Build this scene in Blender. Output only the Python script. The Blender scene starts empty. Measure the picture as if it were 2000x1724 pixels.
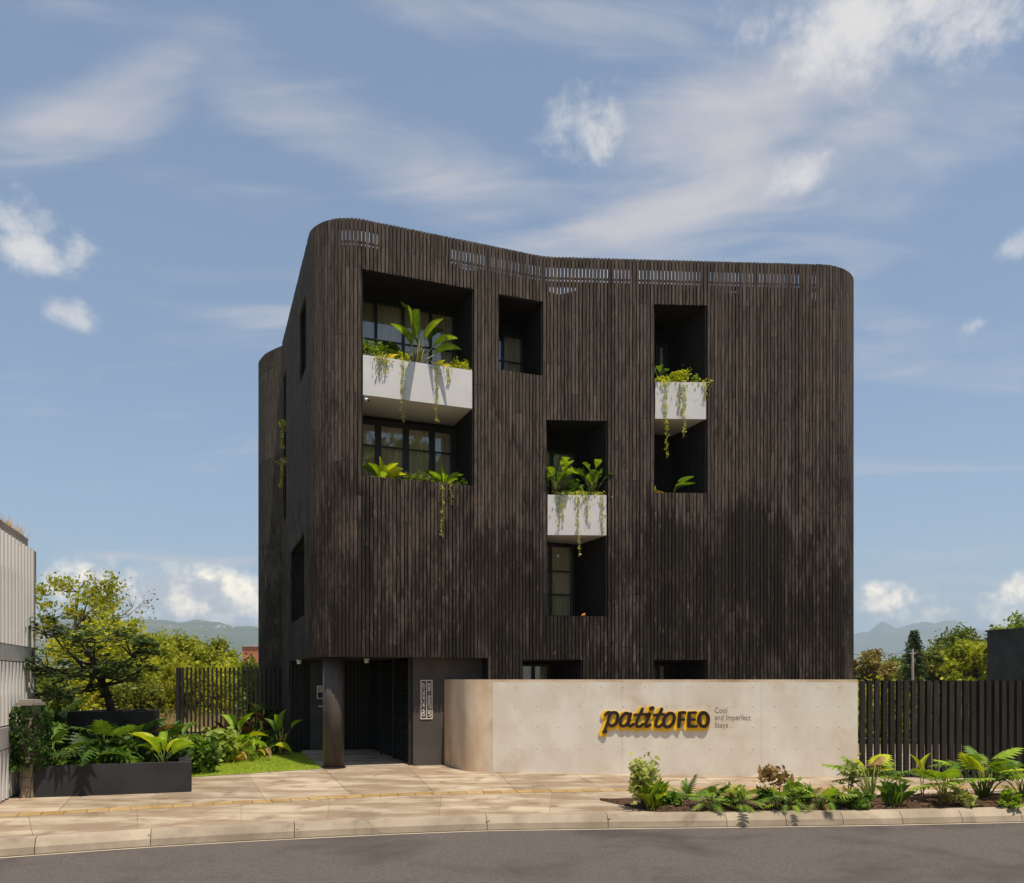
import bpy, bmesh, math, random
import numpy as np
from mathutils import Vector, Matrix

random.seed(11)
RNG = np.random.default_rng(11)
S = bpy.context.scene
COL = S.collection
R = math.radians

# ------------------------------------------------------------------ camera, sky, sun, exposure
F, CX, HY, H = 1600.0, 1000.0, 1325.0, 2.2          # focal length in photo pixels, principal column, horizon row, eye height
cam_d = bpy.data.cameras.new('camera')
cam = bpy.data.objects.new('camera', cam_d)
COL.objects.link(cam)
cam.location = (0, 0, H)
cam.rotation_euler = (R(90), 0, 0)
cam_d.sensor_width = 36.0
cam_d.lens = 36.0 * F / 2000.0
cam_d.shift_y = (HY - 862.0) / 2000.0
cam_d.clip_start = 0.1
cam_d.clip_end = 60000
S.camera = cam

SUN_EL, SUN_AZ = 71.5, 150.0                          # compass azimuth, +Y is north
sun_dir = Vector((math.sin(R(SUN_AZ)) * math.cos(R(SUN_EL)), math.cos(R(SUN_AZ)) * math.cos(R(SUN_EL)), math.sin(R(SUN_EL))))
sun_d = bpy.data.lights.new('sun', 'SUN')
sun_d.energy = 4.8
sun_d.angle = R(0.5)
sun_d.color = (1.0, 0.90, 0.76)
sun = bpy.data.objects.new('sun', sun_d)
COL.objects.link(sun)
sun.location = (10, -20, 40)
sun.rotation_euler = sun_dir.to_track_quat('Z', 'Y').to_euler()

S.view_settings.view_transform = 'Standard'
S.view_settings.look = 'None'
S.view_settings.exposure = 0.3
S.view_settings.gamma = 1.0
S.cycles.use_denoising = True
S.cycles.max_bounces = 6
S.cycles.transparent_max_bounces = 12
S.cycles.volume_bounces = 0


class NT:
    """small helper to write node trees"""
    def __init__(self, tree):
        self.t = tree
        self.n = tree.nodes
        self.l = tree.links

    def node(self, typ, **kw):
        n = self.n.new(typ)
        for k, v in kw.items():
            setattr(n, k, v)
        return n

    def set(self, sock, v):
        if hasattr(v, 'is_output'):
            self.l.new(v, sock)
        else:
            sock.default_value = v

    def math(self, op, a, b=0.0, c=0.0, clamp=False):
        n = self.node('ShaderNodeMath', operation=op, use_clamp=clamp)
        self.set(n.inputs[0], a); self.set(n.inputs[1], b); self.set(n.inputs[2], c)
        return n.outputs[0]

    def vmath(self, op, a, b=(0, 0, 0), out=0):
        n = self.node('ShaderNodeVectorMath', operation=op)
        self.set(n.inputs[0], a); self.set(n.inputs[1], b)
        return n.outputs[out]

    def noise(self, vec, scale, detail=4, rough=0.55, dist=0.0, dims='3D'):
        n = self.node('ShaderNodeTexNoise', noise_dimensions=dims)
        self.set(n.inputs['Vector'], vec)
        n.inputs['Scale'].default_value = scale
        n.inputs['Detail'].default_value = detail
        n.inputs['Roughness'].default_value = rough
        n.inputs['Distortion'].default_value = dist
        return n.outputs['Fac']

    def ramp(self, fac, a, b, lo=0.0, hi=1.0, smooth=True):
        n = self.node('ShaderNodeMapRange', interpolation_type='SMOOTHSTEP' if smooth else 'LINEAR')
        self.set(n.inputs['Value'], fac)
        self.set(n.inputs['From Min'], a); self.set(n.inputs['From Max'], b)
        self.set(n.inputs['To Min'], lo); self.set(n.inputs['To Max'], hi)
        return n.outputs[0]

    def mix(self, fac, a, b, blend='MIX'):
        n = self.node('ShaderNodeMix', data_type='RGBA', blend_type=blend)
        self.set(n.inputs[0], fac)
        for s, v in ((n.inputs[6], a), (n.inputs[7], b)):
            if hasattr(v, 'is_output'):
                self.l.new(v, s)
            else:
                s.default_value = (*v, 1.0) if len(v) == 3 else v
        return n.outputs[2]


def build_world():
    w = bpy.data.worlds.new('World')
    S.world = w
    w.use_nodes = True
    w.cycles.sampling_method = 'MANUAL'
    w.cycles.sample_map_resolution = 512
    t = NT(w.node_tree)
    t.n.clear()
    sky = t.node('ShaderNodeTexSky', sky_type='NISHITA')
    sky.sun_disc = False
    sky.sun_elevation = R(SUN_EL)
    sky.sun_rotation = R(SUN_AZ)
    sky.air_density = 1.0
    sky.dust_density = 1.4
    sky.ozone_density = 1.5
    d = t.node('ShaderNodeTexCoord').outputs['Generated']
    sep = t.node('ShaderNodeSeparateXYZ')
    t.l.new(d, sep.inputs[0])
    x, y, z = sep.outputs
    az = t.math('ARCTAN2', x, y)
    el = t.math('ARCSINE', z)
    ae = t.node('ShaderNodeCombineXYZ')
    t.l.new(az, ae.inputs[0]); t.l.new(el, ae.inputs[1])
    ae = ae.outputs[0]
    # high thin cirrus, streaks on a flat layer overhead
    zz = t.math('ADD', t.math('MAXIMUM', z, 0.0), 0.16)
    pl = t.node('ShaderNodeCombineXYZ')
    t.l.new(t.math('DIVIDE', x, zz), pl.inputs[0]); t.l.new(t.math('DIVIDE', y, zz), pl.inputs[1])
    mp = t.node('ShaderNodeMapping')
    t.l.new(pl.outputs[0], mp.inputs[0])
    mp.inputs['Rotation'].default_value = (0, 0, R(24))
    mp.inputs['Scale'].default_value = (0.55, 1.5, 1)
    mp.inputs['Location'].default_value = (3.7, 1.9, 0)
    c1 = t.noise(mp.outputs[0], 1.15, 6, 0.58, 0.9)
    c2 = t.noise(mp.outputs[0], 4.6, 5, 0.62, 1.4)
    c1 = t.math('ADD', t.math('MULTIPLY', c1, 0.78), t.math('MULTIPLY', c2, 0.22))
    # broad veils: (column, row, half width, half height, tilt in degrees, weight)
    veils = [(190, 220, 330, 75, 32, 1.0), (700, 280, 560, 80, -11, .9), (330, 340, 360, 60, -6, .6), (1330, 280, 330, 90, 14, .62), (950, 25, 620, 50, -3, .6), (1250, 420, 420, 50, 8, .7), (260, 1085, 360, 14, -1, .8), (430, 610, 260, 22, 4, .5), (1800, 350, 260, 80, 20, .15)]
    vb = random.Random(17)
    vl = [(math.atan2(a - CX, F), math.atan2(HY - b, math.hypot(F, a - CX)), hw / F, hh / F, R(tl), st) for a, b, hw, hh, tl, st in veils]
    vl += [(vb.uniform(R(50), R(310)), R(vb.uniform(12, 60)), vb.uniform(.15, .35), vb.uniform(.03, .07), R(vb.uniform(-30, 30)), vb.uniform(.5, 1)) for _ in range(14)]
    veil = None
    for (ba, be, ra, re, tl, st) in vl:
        if ba > math.pi: ba -= 2 * math.pi
        mpv = t.node('ShaderNodeMapping', vector_type='TEXTURE')
        t.l.new(ae, mpv.inputs[0])
        mpv.inputs['Location'].default_value = (ba, be, 0)
        mpv.inputs['Rotation'].default_value = (0, 0, tl)
        mpv.inputs['Scale'].default_value = (ra, re, 1)
        k = t.ramp(t.vmath('LENGTH', mpv.outputs[0], out=1), 1.5, 0.0, 0.0, st)
        veil = k if veil is None else t.math('MAXIMUM', veil, k)
    c1 = t.math('ADD', c1, t.math('MULTIPLY_ADD', veil, 0.20, -0.07))
    cirrus = t.ramp(c1, 0.44, 0.72, 0.0, 0.80)
    # cumulus puffs: (photo column, photo row, half width, half height in photo pixels, strength)
    puffs = [(1740, 20, 230, 150, 1.15), (1890, 45, 70, 55, .6), (1155, 245, 120, 95, .80), (1285, 345, 95, 85, .72), (1570, 335, 85, 55, .75),
             (20, 415, 95, 75, .7), (45, 485, 75, 45, .8), (160, 490, 60, 45, .6), (115, 612, 70, 32, .8), (1975, 485, 75, 35, .85),
             (1900, 640, 45, 25, .6), (190, 1135, 85, 50, 1.35), (385, 1168, 170, 50, 1.4), (470, 1200, 90, 36, 1.0), (230, 1190, 150, 35, .8),
             (1720, 1168, 85, 26, 1.35), (1850, 1190, 190, 44, .8), (1990, 1150, 90, 40, 1.0), (700, 1190, 260, 50, .9), (1350, 1200, 300, 45, .9),
             (-300, 1170, 260, 55, 1.0), (2400, 1170, 280, 60, 1.0)]
    pr = random.Random(5)
    blobs = []
    for (bx, by, hw, hh, st) in puffs:
        dd = math.hypot(F, bx - CX)
        blobs.append((math.atan2(bx - CX, F), math.atan2(HY - by, dd), hw / F * (F / dd) ** 2, hh / dd * math.cos(math.atan2(HY - by, dd)) ** 2, st))
    for i in range(26):                                # the rest of the sky carries the same kind of clouds
        a = pr.uniform(R(48), R(312))
        low = i % 2 == 0
        blobs.append((a if a < math.pi else a - 2 * math.pi, R(pr.uniform(3, 7)) if low else R(pr.uniform(10, 55)),
                      pr.uniform(.06, .16), pr.uniform(.025, .04) if low else pr.uniform(.03, .07), pr.uniform(.6, 1.1)))
    m = None
    for (ba, be, ra, re, st) in blobs:
        v = t.vmath('SUBTRACT', ae, (ba, be, 0))
        v = t.vmath('MULTIPLY', v, (1 / ra, 1 / re, 0))
        ln = t.vmath('LENGTH', v, out=1)
        k = t.math('MULTIPLY_ADD', ln, -0.62 * st, st * 0.80 + (st - 1) * .3)
        m = k if m is None else t.math('MAXIMUM', m, k)
    n1 = t.noise(d, 11.0, 8, 0.64, 0.12)
    n2 = t.noise(t.vmath('ADD', d, (0.012, -0.01, 0.02)), 11.0, 5, 0.6, 0.12)
    dens = t.math('ADD', m, t.math('MULTIPLY', t.math('SUBTRACT', n1, 0.5), 2.7))
    cum = t.ramp(dens, 0.06, 0.85)
    lit = t.ramp(t.math('SUBTRACT', n1, n2), -0.12, 0.10)
    lowband = t.ramp(el, R(7.0), R(13.0))
    body = t.mix(lit, (5.2, 5.2, 5.4), (16.5, 14.0, 10.2))
    cumcol = t.mix(lowband, body, (6.6, 6.4, 6.2))
    skyc = t.mix(1.0, sky.outputs[0], (0.93, 1.05, 1.09), 'MULTIPLY')
    skyc = t.mix(0.22, skyc, (3.3, 3.9, 4.8))
    c = t.mix(cirrus, skyc, (5.9, 5.45, 5.3))
    c = t.mix(t.math('MULTIPLY', cum, 0.93), c, cumcol)
    bg = t.node('ShaderNodeBackground')
    t.l.new(c, bg.inputs[0])
    bg.inputs[1].default_value = 0.1
    out = t.node('ShaderNodeOutputWorld')
    t.l.new(bg.outputs[0], out.inputs[0])


build_world()


# ------------------------------------------------------------------ helpers
def P(px, py, Y):
    """the point seen at photo pixel (px, py) at depth Y"""
    return Vector(((px - CX) / F * Y, Y, H + (HY - py) / F * Y))


def G(px, py, z=0.0):
    """the point of the level plane z seen at a photo pixel"""
    Y = F * (H - z) / (py - HY)
    return Vector(((px - CX) / F * Y, Y, z))


def link(o, parent=None):
    COL.objects.link(o)
    if parent is not None:
        o.parent = parent
    return o


def tag(o, label=None, cat=None, group=None, kind=None):
    if label: o['label'] = label
    if cat: o['category'] = cat
    if group: o['group'] = group
    if kind: o['kind'] = kind
    return o


def empty(name, loc=(0, 0, 0)):
    o = bpy.data.objects.new(name, None)
    o.empty_display_size = 0.2
    o.location = loc
    return link(o)


class MB:
    """collects shapes, builds ONE mesh object"""
    def __init__(self):
        self.v = []
        self.f = []

    def add(self, vs, fs):
        b = len(self.v)
        self.v.extend([tuple(q) for q in vs])
        self.f.extend([tuple(i + b for i in q) for q in fs])
        return self

    def box(self, c, size, rz=0.0):
        cx, cy, cz = c
        a, b, h = size[0] / 2, size[1] / 2, size[2] / 2
        cs, sn = math.cos(rz), math.sin(rz)
        vs = []
        for dz in (-h, h):
            for dx, dy in ((-a, -b), (a, -b), (a, b), (-a, b)):
                vs.append((cx + dx * cs - dy * sn, cy + dx * sn + dy * cs, cz + dz))
        return self.add(vs, [(3, 2, 1, 0), (4, 5, 6, 7), (0, 1, 5, 4), (1, 2, 6, 5), (2, 3, 7, 6), (3, 0, 4, 7)])

    def prism(self, poly, z0, z1):
        """a plan polygon (counter-clockwise) raised from z0 to z1"""
        n = len(poly)
        vs = [(p[0], p[1], z0) for p in poly] + [(p[0], p[1], z1) for p in poly]
        fs = [tuple(range(n - 1, -1, -1)), tuple(range(n, 2 * n))]
        fs += [(i, (i + 1) % n, n + (i + 1) % n, n + i) for i in range(n)]
        return self.add(vs, fs)

    def quad(self, a, b, c, d):
        return self.add([a, b, c, d], [(0, 1, 2, 3)])

    def tube(self, pts, radii, n=6, cap=True):
        pts = [Vector(p) for p in pts]
        if not hasattr(radii, '__len__'):
            radii = [radii] * len(pts)
        vs, fs = [], []
        for i, p in enumerate(pts):
            t = (pts[min(i + 1, len(pts) - 1)] - pts[max(i - 1, 0)])
            if t.length < 1e-9: t = Vector((0, 0, 1))
            t.normalize()
            a = t.cross(Vector((0, 0, 1)) if abs(t.z) < .9 else Vector((1, 0, 0))).normalized()
            b = t.cross(a)
            for k in range(n):
                q = 2 * math.pi * k / n
                vs.append(p + (a * math.cos(q) + b * math.sin(q)) * radii[i])
        for i in range(len(pts) - 1):
            for k in range(n):
                fs.append((i * n + k, i * n + (k + 1) % n, (i + 1) * n + (k + 1) % n, (i + 1) * n + k))
        if cap:
            fs.append(tuple(range(n - 1, -1, -1)))
            fs.append(tuple((len(pts) - 1) * n + k for k in range(n)))
        return self.add(vs, fs)

    def mesh(self, name):
        m = bpy.data.meshes.new(name)
        m.from_pydata(self.v, [], self.f)
        m.update()
        return m

    def build(self, name, mat, parent=None, smooth=False, origin=None):
        if origin is not None:
            ox, oy, oz = origin
            self.v = [(a - ox, b - oy, c - oz) for a, b, c in self.v]
        m = self.mesh(name)
        if mat is not None:
            m.materials.append(mat)
        if smooth:
            m.polygons.foreach_set('use_smooth', [True] * len(m.polygons))
        o = bpy.data.objects.new(name, m)
        if origin is not None:
            o.location = origin
        link(o, parent)
        return o


def put(name, mesh, mat, parent, loc=(0, 0, 0), rot=(0, 0, 0), scale=(1, 1, 1)):
    if mat is not None and not mesh.materials:
        mesh.materials.append(mat)
    o = bpy.data.objects.new(name, mesh)
    o.location = loc; o.rotation_euler = rot; o.scale = scale
    return link(o, parent)


UNIT = MB().box((0, 0, 0), (1, 1, 1)).mesh('unit_board')


def sub(root, p):
    """world point to the local space of an unrotated root"""
    return Vector(p) - Vector(root.location)


# ------------------------------------------------------------------ materials
def pmat(name, c1, c2, scale=4.0, rough=0.7, bump=0.0, stretch=(1, 1, 1), lo=.35, hi=.65, detail=6, rnd=0.0,
         spec=0.3, c3=None, s3=0.6, lo3=.5, hi3=.7, bscale=None, metal=0.0, coat=0.0):
    m = bpy.data.materials.new(name)
    m.use_nodes = True
    t = NT(m.node_tree)
    b = t.n['Principled BSDF']
    pos = t.node('ShaderNodeNewGeometry').outputs['Position']
    mp = t.node('ShaderNodeMapping')
    t.l.new(pos, mp.inputs[0]); mp.inputs['Scale'].default_value = stretch
    v = mp.outputs[0]
    n = t.noise(v, scale, detail, 0.6)
    c = t.mix(t.ramp(n, lo, hi), c1, c2)
    if c3 is not None:
        c = t.mix(t.ramp(t.noise(pos, s3, 7, 0.62, 0.4), lo3, hi3), c, c3)
    if rnd:
        oi = t.node('ShaderNodeObjectInfo').outputs['Random']
        k = t.ramp(oi, 0, 1, 1 - rnd, 1 + rnd, smooth=False)
        cc = t.node('ShaderNodeCombineXYZ')
        for i in range(3): t.l.new(k, cc.inputs[i])
        c = t.mix(1.0, c, cc.outputs[0], 'MULTIPLY')
    t.set(b.inputs['Base Color'], c)
    b.inputs['Roughness'].default_value = rough
    b.inputs['Specular IOR Level'].default_value = spec
    b.inputs['Metallic'].default_value = metal
    b.inputs['Coat Weight'].default_value = coat
    if bump:
        bn = t.node('ShaderNodeBump')
        bn.inputs['Strength'].default_value = bump
        bn.inputs['Distance'].default_value = 0.02
        t.l.new(t.noise(v, bscale or scale * 5, 6, 0.65), bn.inputs['Height'])
        t.l.new(bn.outputs[0], b.inputs['Normal'])
    return m


def leafmat(name, c1, c2, c3=None, trans=0.35, rough=0.52, scale=7.0, rnd=.3):
    m = bpy.data.materials.new(name)
    m.use_nodes = True
    t = NT(m.node_tree)
    b = t.n['Principled BSDF']
    pos = t.node('ShaderNodeNewGeometry').outputs['Position']
    n = t.noise(pos, scale, 3, 0.6)
    c = t.mix(t.ramp(n, .34, .66), c1, c2)
    if c3 is not None:
        n3 = t.noise(pos, scale * 2.7, 2, 0.5)
        c = t.mix(t.ramp(n3, .60, .72), c, c3)
    oi = t.node('ShaderNodeObjectInfo').outputs['Random']
    k = t.ramp(oi, 0, 1, 1 - rnd, 1 + rnd, smooth=False)
    cc = t.node('ShaderNodeCombineXYZ')
    for i in range(3): t.l.new(k, cc.inputs[i])
    c = t.mix(1.0, c, cc.outputs[0], 'MULTIPLY')
    t.set(b.inputs['Base Color'], c)
    b.inputs['Roughness'].default_value = rough
    b.inputs['Specular IOR Level'].default_value = 0.22
    tr = t.node('ShaderNodeBsdfTranslucent')
    tc = t.mix(1.0, c, (1.25, 1.25, .45), 'MULTIPLY')
    t.l.new(tc, tr.inputs[0])
    mx = t.node('ShaderNodeMixShader')
    mx.inputs[0].default_value = trans
    t.l.new(b.outputs[0], mx.inputs[1]); t.l.new(tr.outputs[0], mx.inputs[2])
    t.l.new(mx.outputs[0], t.n['Material Output'].inputs[0])
    return m


def wood_material(name, dark, light, patch=True, gain=1.0):
    m = bpy.data.materials.new(name)
    m.use_nodes = True
    t = NT(m.node_tree)
    b = t.n['Principled BSDF']
    pos = t.node('ShaderNodeNewGeometry').outputs['Position']
    oi = t.node('ShaderNodeObjectInfo').outputs['Random']
    sep = t.node('ShaderNodeSeparateXYZ'); t.l.new(pos, sep.inputs[0])
    # one tone for each board length along the slat
    bq = t.math('ADD', t.math('MULTIPLY', sep.outputs[2], 0.33), t.math('MULTIPLY', t.math('FLOOR', t.math('MULTIPLY', oi, 4.0)), 0.27))
    bd = t.math('FLOOR', bq)
    joint = t.math('LESS_THAN', t.math('FRACT', bq), 0.005)
    wn = t.node('ShaderNodeTexWhiteNoise', noise_dimensions='2D')
    cv = t.node('ShaderNodeCombineXYZ')
    t.l.new(bd, cv.inputs[0]); t.l.new(t.math('MULTIPLY', oi, 91.7), cv.inputs[1])
    t.l.new(cv.outputs[0], wn.inputs['Vector'])
    tone = t.ramp(wn.outputs[0], 0, 1, 0.70 * gain, 1.26 * gain, smooth=False)
    mp = t.node('ShaderNodeMapping'); t.l.new(pos, mp.inputs[0])
    mp.inputs['Scale'].default_value = (26, 26, 1.3)
    grain = t.noise(mp.outputs[0], 1.6, 7, 0.68, 0.3)
    c = t.mix(t.ramp(grain, .33, .68), dark, light)
    if patch:
        # charred, mottled boards: strongest on the lower storeys
        shift = t.node('ShaderNodeCombineXYZ')
        t.l.new(t.math('MULTIPLY', wn.outputs[0], 0.8), shift.inputs[2]); t.l.new(t.math('MULTIPLY', oi, 0.35), shift.inputs[0])
        mp2 = t.node('ShaderNodeMapping'); t.l.new(t.vmath('ADD', pos, shift.outputs[0]), mp2.inputs[0])
        mp2.inputs['Scale'].default_value = (1.5, 1.5, .8)
        big = t.noise(mp2.outputs[0], 1.0, 7, 0.74, 0.3)
        low = t.ramp(sep.outputs[2], 3.0, 11.0, 0.13, -0.10)
        soot = None                                        # two sooty patches right of the middle: (centre, radius)
        for cpos, rad in (((6.5, 21.85, 5.6), 1.7), ((4.1, 21.7, 5.9), .9), ((1.0, 21.5, 4.3), 1.1)):
            kk = t.ramp(t.vmath('DISTANCE', pos, cpos, out=1), rad, 0.0, 0.0, 0.16)
            soot = kk if soot is None else t.math('ADD', soot, kk)
        low = t.math('ADD', low, soot)
        ch = t.ramp(t.math('ADD', big, low), .46, .66)
        c = t.mix(t.math('MULTIPLY', ch, .82), c, (0.012, 0.009, 0.007))
        mp3 = t.node('ShaderNodeMapping'); t.l.new(pos, mp3.inputs[0])
        mp3.inputs['Scale'].default_value = (17, 17, 5)
        kn = t.noise(mp3.outputs[0], 1.0, 4, 0.6, 0.6)
        c = t.mix(t.ramp(kn, .62, .73, 0, .85), c, (0.165, 0.130, 0.104))
        c = t.mix(t.ramp(kn, .34, .24, 0, .85), c, (0.014, 0.011, 0.009))
    cc = t.node('ShaderNodeCombineXYZ')
    for i in range(3): t.l.new(tone, cc.inputs[i])
    c = t.mix(1.0, c, cc.outputs[0], 'MULTIPLY')
    c = t.mix(t.math('MULTIPLY', joint, .85), c, (0.006, 0.005, 0.005))
    t.set(b.inputs['Base Color'], c)
    t.set(b.inputs['Roughness'], t.ramp(grain, .3, .7, .92, .78))
    b.inputs['Specular IOR Level'].default_value = 0.16
    bn = t.node('ShaderNodeBump'); bn.inputs['Strength'].default_value = .5; bn.inputs['Distance'].default_value = .006
    t.l.new(grain, bn.inputs['Height']); t.l.new(bn.outputs[0], b.inputs['Normal'])
    return m


def glass_material():
    m = bpy.data.materials.new('window_glass')
    m.use_nodes = True
    t = NT(m.node_tree)
    t.n.remove(t.n['Principled BSDF'])
    fr = t.node('ShaderNodeFresnel'); fr.inputs[0].default_value = 1.5
    tr = t.node('ShaderNodeBsdfTransparent'); tr.inputs[0].default_value = (.94, .95, .93, 1)
    gl = t.node('ShaderNodeBsdfGlossy'); gl.inputs['Roughness'].default_value = .015
    mx = t.node('ShaderNodeMixShader')
    t.l.new(t.math('MULTIPLY_ADD', fr.outputs[0], .9, .06), mx.inputs[0])
    t.l.new(tr.outputs[0], mx.inputs[1]); t.l.new(gl.outputs[0], mx.inputs[2])
    t.l.new(mx.outputs[0], t.n['Material Output'].inputs[0])
    return m


def perforated_material():
    m = bpy.data.materials.new('perforated_white_metal')
    m.use_nodes = True
    t = NT(m.node_tree)
    b = t.n['Principled BSDF']
    pos = t.node('ShaderNodeNewGeometry').outputs['Position']
    vo = t.node('ShaderNodeTexVoronoi', feature='F1'); vo.inputs['Scale'].default_value = 30
    vo.inputs['Randomness'].default_value = 0.12
    t.l.new(pos, vo.inputs['Vector'])
    dots = t.ramp(vo.outputs['Distance'], .30, .24)
    big = t.ramp(t.noise(pos, .8, 3, .5), .35, .6, .12, .55)
    c = t.mix(t.math('MULTIPLY', dots, big), (.82, .78, .74), (.34, .31, .29))
    c = t.mix(t.ramp(t.noise(pos, 1.4, 5, .6), .5, .8, 0, .35), c, (.66, .61, .56))
    t.set(b.inputs['Base Color'], c)
    b.inputs['Roughness'].default_value = .55
    return m


def brick_material():
    m = bpy.data.materials.new('neighbour_brick')
    m.use_nodes = True
    t = NT(m.node_tree)
    b = t.n['Principled BSDF']
    tc = t.node('ShaderNodeTexCoord').outputs['Object']
    sep = t.node('ShaderNodeSeparateXYZ'); t.l.new(tc, sep.inputs[0])
    cb = t.node('ShaderNodeCombineXYZ')
    t.l.new(t.math('ADD', sep.outputs[0], sep.outputs[1]), cb.inputs[0]); t.l.new(sep.outputs[2], cb.inputs[1])
    br = t.node('ShaderNodeTexBrick')
    t.l.new(cb.outputs[0], br.inputs['Vector'])
    br.inputs['Scale'].default_value = 1.0
    br.inputs['Brick Width'].default_value = .24; br.inputs['Row Height'].default_value = .075
    br.inputs['Mortar Size'].default_value = .012
    br.inputs['Color1'].default_value = (.34, .22, .15, 1); br.inputs['Color2'].default_value = (.27, .17, .12, 1)
    br.inputs['Mortar'].default_value = (.14, .10, .08, 1)
    t.l.new(br.outputs[0], b.inputs['Base Color'])
    b.inputs['Roughness'].default_value = .85
    return m


M = {}
M['wood'] = wood_material('weathered_dark_wood', (.035, .0265, .0205), (.126, .098, .078))
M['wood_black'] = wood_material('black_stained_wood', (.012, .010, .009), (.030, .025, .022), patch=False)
M['backing'] = pmat('black_membrane', (.006, .006, .006), (.010, .009, .009), 3, .9)
M['black_metal'] = pmat('black_metal', (.012, .011, .011), (.022, .019, .017), 3, .5, spec=.4)
M['steel_column'] = pmat('dark_steel', (.040, .031, .025), (.075, .058, .047), 1.4, .6, spec=.4, stretch=(3, 3, .8), bump=.08)
M['black_panel'] = pmat('dark_plaster', (.068, .058, .051), (.084, .072, .063), 2.0, .8, bump=.05)
M['white_paint'] = pmat('white_render', (.58, .565, .56), (.62, .605, .60), 1.5, .75, c3=(.52, .49, .46), s3=1.1, lo3=.56, hi3=.8)
M['white_trim'] = pmat('white_trim', (.75, .75, .73), (.8, .8, .78), 2, .5)
M['concrete_wall'] = pmat('board_formed_concrete', (.64, .575, .485), (.72, .665, .58), 1.3, .82, bump=.10, stretch=(1, 1, .7), c3=(.54, .41, .28), s3=.9, lo3=.47, hi3=.82, bscale=22)
M['concrete_old'] = pmat('stained_concrete', (.52, .37, .24), (.64, .52, .39), 1.6, .85, bump=.12, stretch=(1, 1, .35), c3=(.38, .24, .14), s3=1.2, lo3=.52, hi3=.75)
M['hole'] = pmat('tie_hole_shadow', (.13, .09, .06), (.2, .14, .10), 9, .9)
M['pave'] = pmat('pavement_concrete', (.245, .178, .115), (.40, .325, .235), 1.1, .88, bump=.25, rnd=.09, c3=(.185, .125, .075), s3=1.5, lo3=.50, hi3=.70, bscale=30, stretch=(.55, 1.6, 1), lo=.40, hi=.62, detail=8)
M['pave_joint'] = pmat('pavement_joint', (.18, .14, .10), (.24, .19, .14), 5, .95)
M['tile'] = pmat('yellow_tactile_tile', (.29, .175, .055), (.35, .235, .10), 3, .85, bump=.2, rnd=.16, c3=(.33, .26, .17), s3=1.2, lo3=.5, hi3=.75)
M['kerb'] = pmat('kerb_concrete', (.26, .205, .145), (.37, .30, .22), 1.2, .88, bump=.2, rnd=.12, c3=(.16, .12, .08), s3=1.3, lo3=.52, hi3=.75, bscale=24)
M['gutter'] = pmat('gutter_concrete', (.34, .28, .21), (.42, .35, .27), 2, .9)
M['asphalt'] = pmat('asphalt', (.066, .055, .048), (.124, .104, .091), 38, .92, bump=.35, c3=(.056, .047, .042), s3=.45, lo3=.46, hi3=.66, bscale=60, lo=.28, hi=.72)
M['planter_black'] = pmat('charcoal_render', (.022, .021, .022), (.034, .032, .032), 1.2, .7, bump=.06, c3=(.060, .046, .035), s3=1.0, lo3=.60, hi3=.85)
M['soil'] = pmat('brown_soil', (.035, .018, .010), (.085, .044, .024), 14, .95, bump=.6)
M['grass'] = leafmat('lawn_grass', (.24, .32, .022), (.33, .40, .035), trans=.25, scale=3)
M['lawn'] = pmat('lawn_ground', (.19, .25, .022), (.26, .32, .035), 6, .95, bump=.4)
M['ground'] = pmat('meadow_ground', (.10, .125, .035), (.20, .17, .075), .25, .95, c3=(.27, .20, .11), s3=.08, lo3=.5, hi3=.7)
M['hill'] = pmat('far_forest_hill', (.045, .070, .028), (.085, .095, .045), .004, .95, c3=(.17, .13, .07), s3=.0022, lo3=.56, hi3=.68)
M['curtain'] = pmat('beige_curtain', (.62, .50, .33), (.72, .60, .43), 3, .9, stretch=(9, 9, .1))
M['yellow'] = pmat('yellow_sign', (.86, .47, .012), (.92, .55, .02), 4, .45)
M['sign_dark'] = pmat('sign_brown_black', (.022, .012, .009), (.032, .018, .012), 4, .4)
M['letter_paint'] = pmat('taupe_lettering', (.17, .14, .11), (.22, .18, .14), 4, .7)
M['letter_white'] = pmat('cream_lettering', (.72, .66, .58), (.78, .72, .64), 4, .5)
M['glass'] = glass_material()
M['perforated'] = perforated_material()
M['brick'] = brick_material()
M['grey_concrete'] = pmat('grey_fascia', (.30, .26, .22), (.40, .35, .30), 1.5, .85, bump=.1)
M['dark_house'] = pmat('dark_grey_render', (.035, .036, .040), (.055, .055, .058), 1.4, .85, bump=.1)
M['terracotta'] = pmat('terracotta', (.38, .13, .07), (.48, .19, .11), 1, .85, rnd=.2)
M['far_wall'] = pmat('far_house_wall', (.62, .54, .47), (.72, .66, .60), .2, .85, rnd=.2)
M['bark'] = pmat('dark_bark', (.035, .026, .018), (.075, .056, .040), 9, .9, bump=.5, stretch=(1, 1, .3))
M['bark_pale'] = pmat('pale_bark', (.19, .16, .12), (.30, .26, .20), 6, .9, stretch=(1, 1, .3))
M['stem'] = leafmat('green_stem', (.12, .16, .03), (.20, .22, .05), trans=.1)
M['stem_yellow'] = leafmat('yellow_stem', (.36, .34, .07), (.44, .38, .10), trans=.1)
M['leaf_bright'] = leafmat('bright_green_leaf', (.175, .270, .018), (.275, .380, .030), trans=.42)
M['leaf_mid'] = leafmat('mid_green_leaf', (.070, .140, .016), (.130, .215, .024), trans=.36)
M['leaf_deep'] = leafmat('deep_green_leaf', (.030, .075, .012), (.060, .120, .018), trans=.3)
M['leaf_lime'] = leafmat('lime_leaf', (.38, .42, .022), (.50, .52, .030), trans=.45)
M['leaf_varieg'] = leafmat('variegated_leaf', (.13, .20, .022), (.28, .33, .06), (.50, .48, .16), trans=.38)
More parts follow.
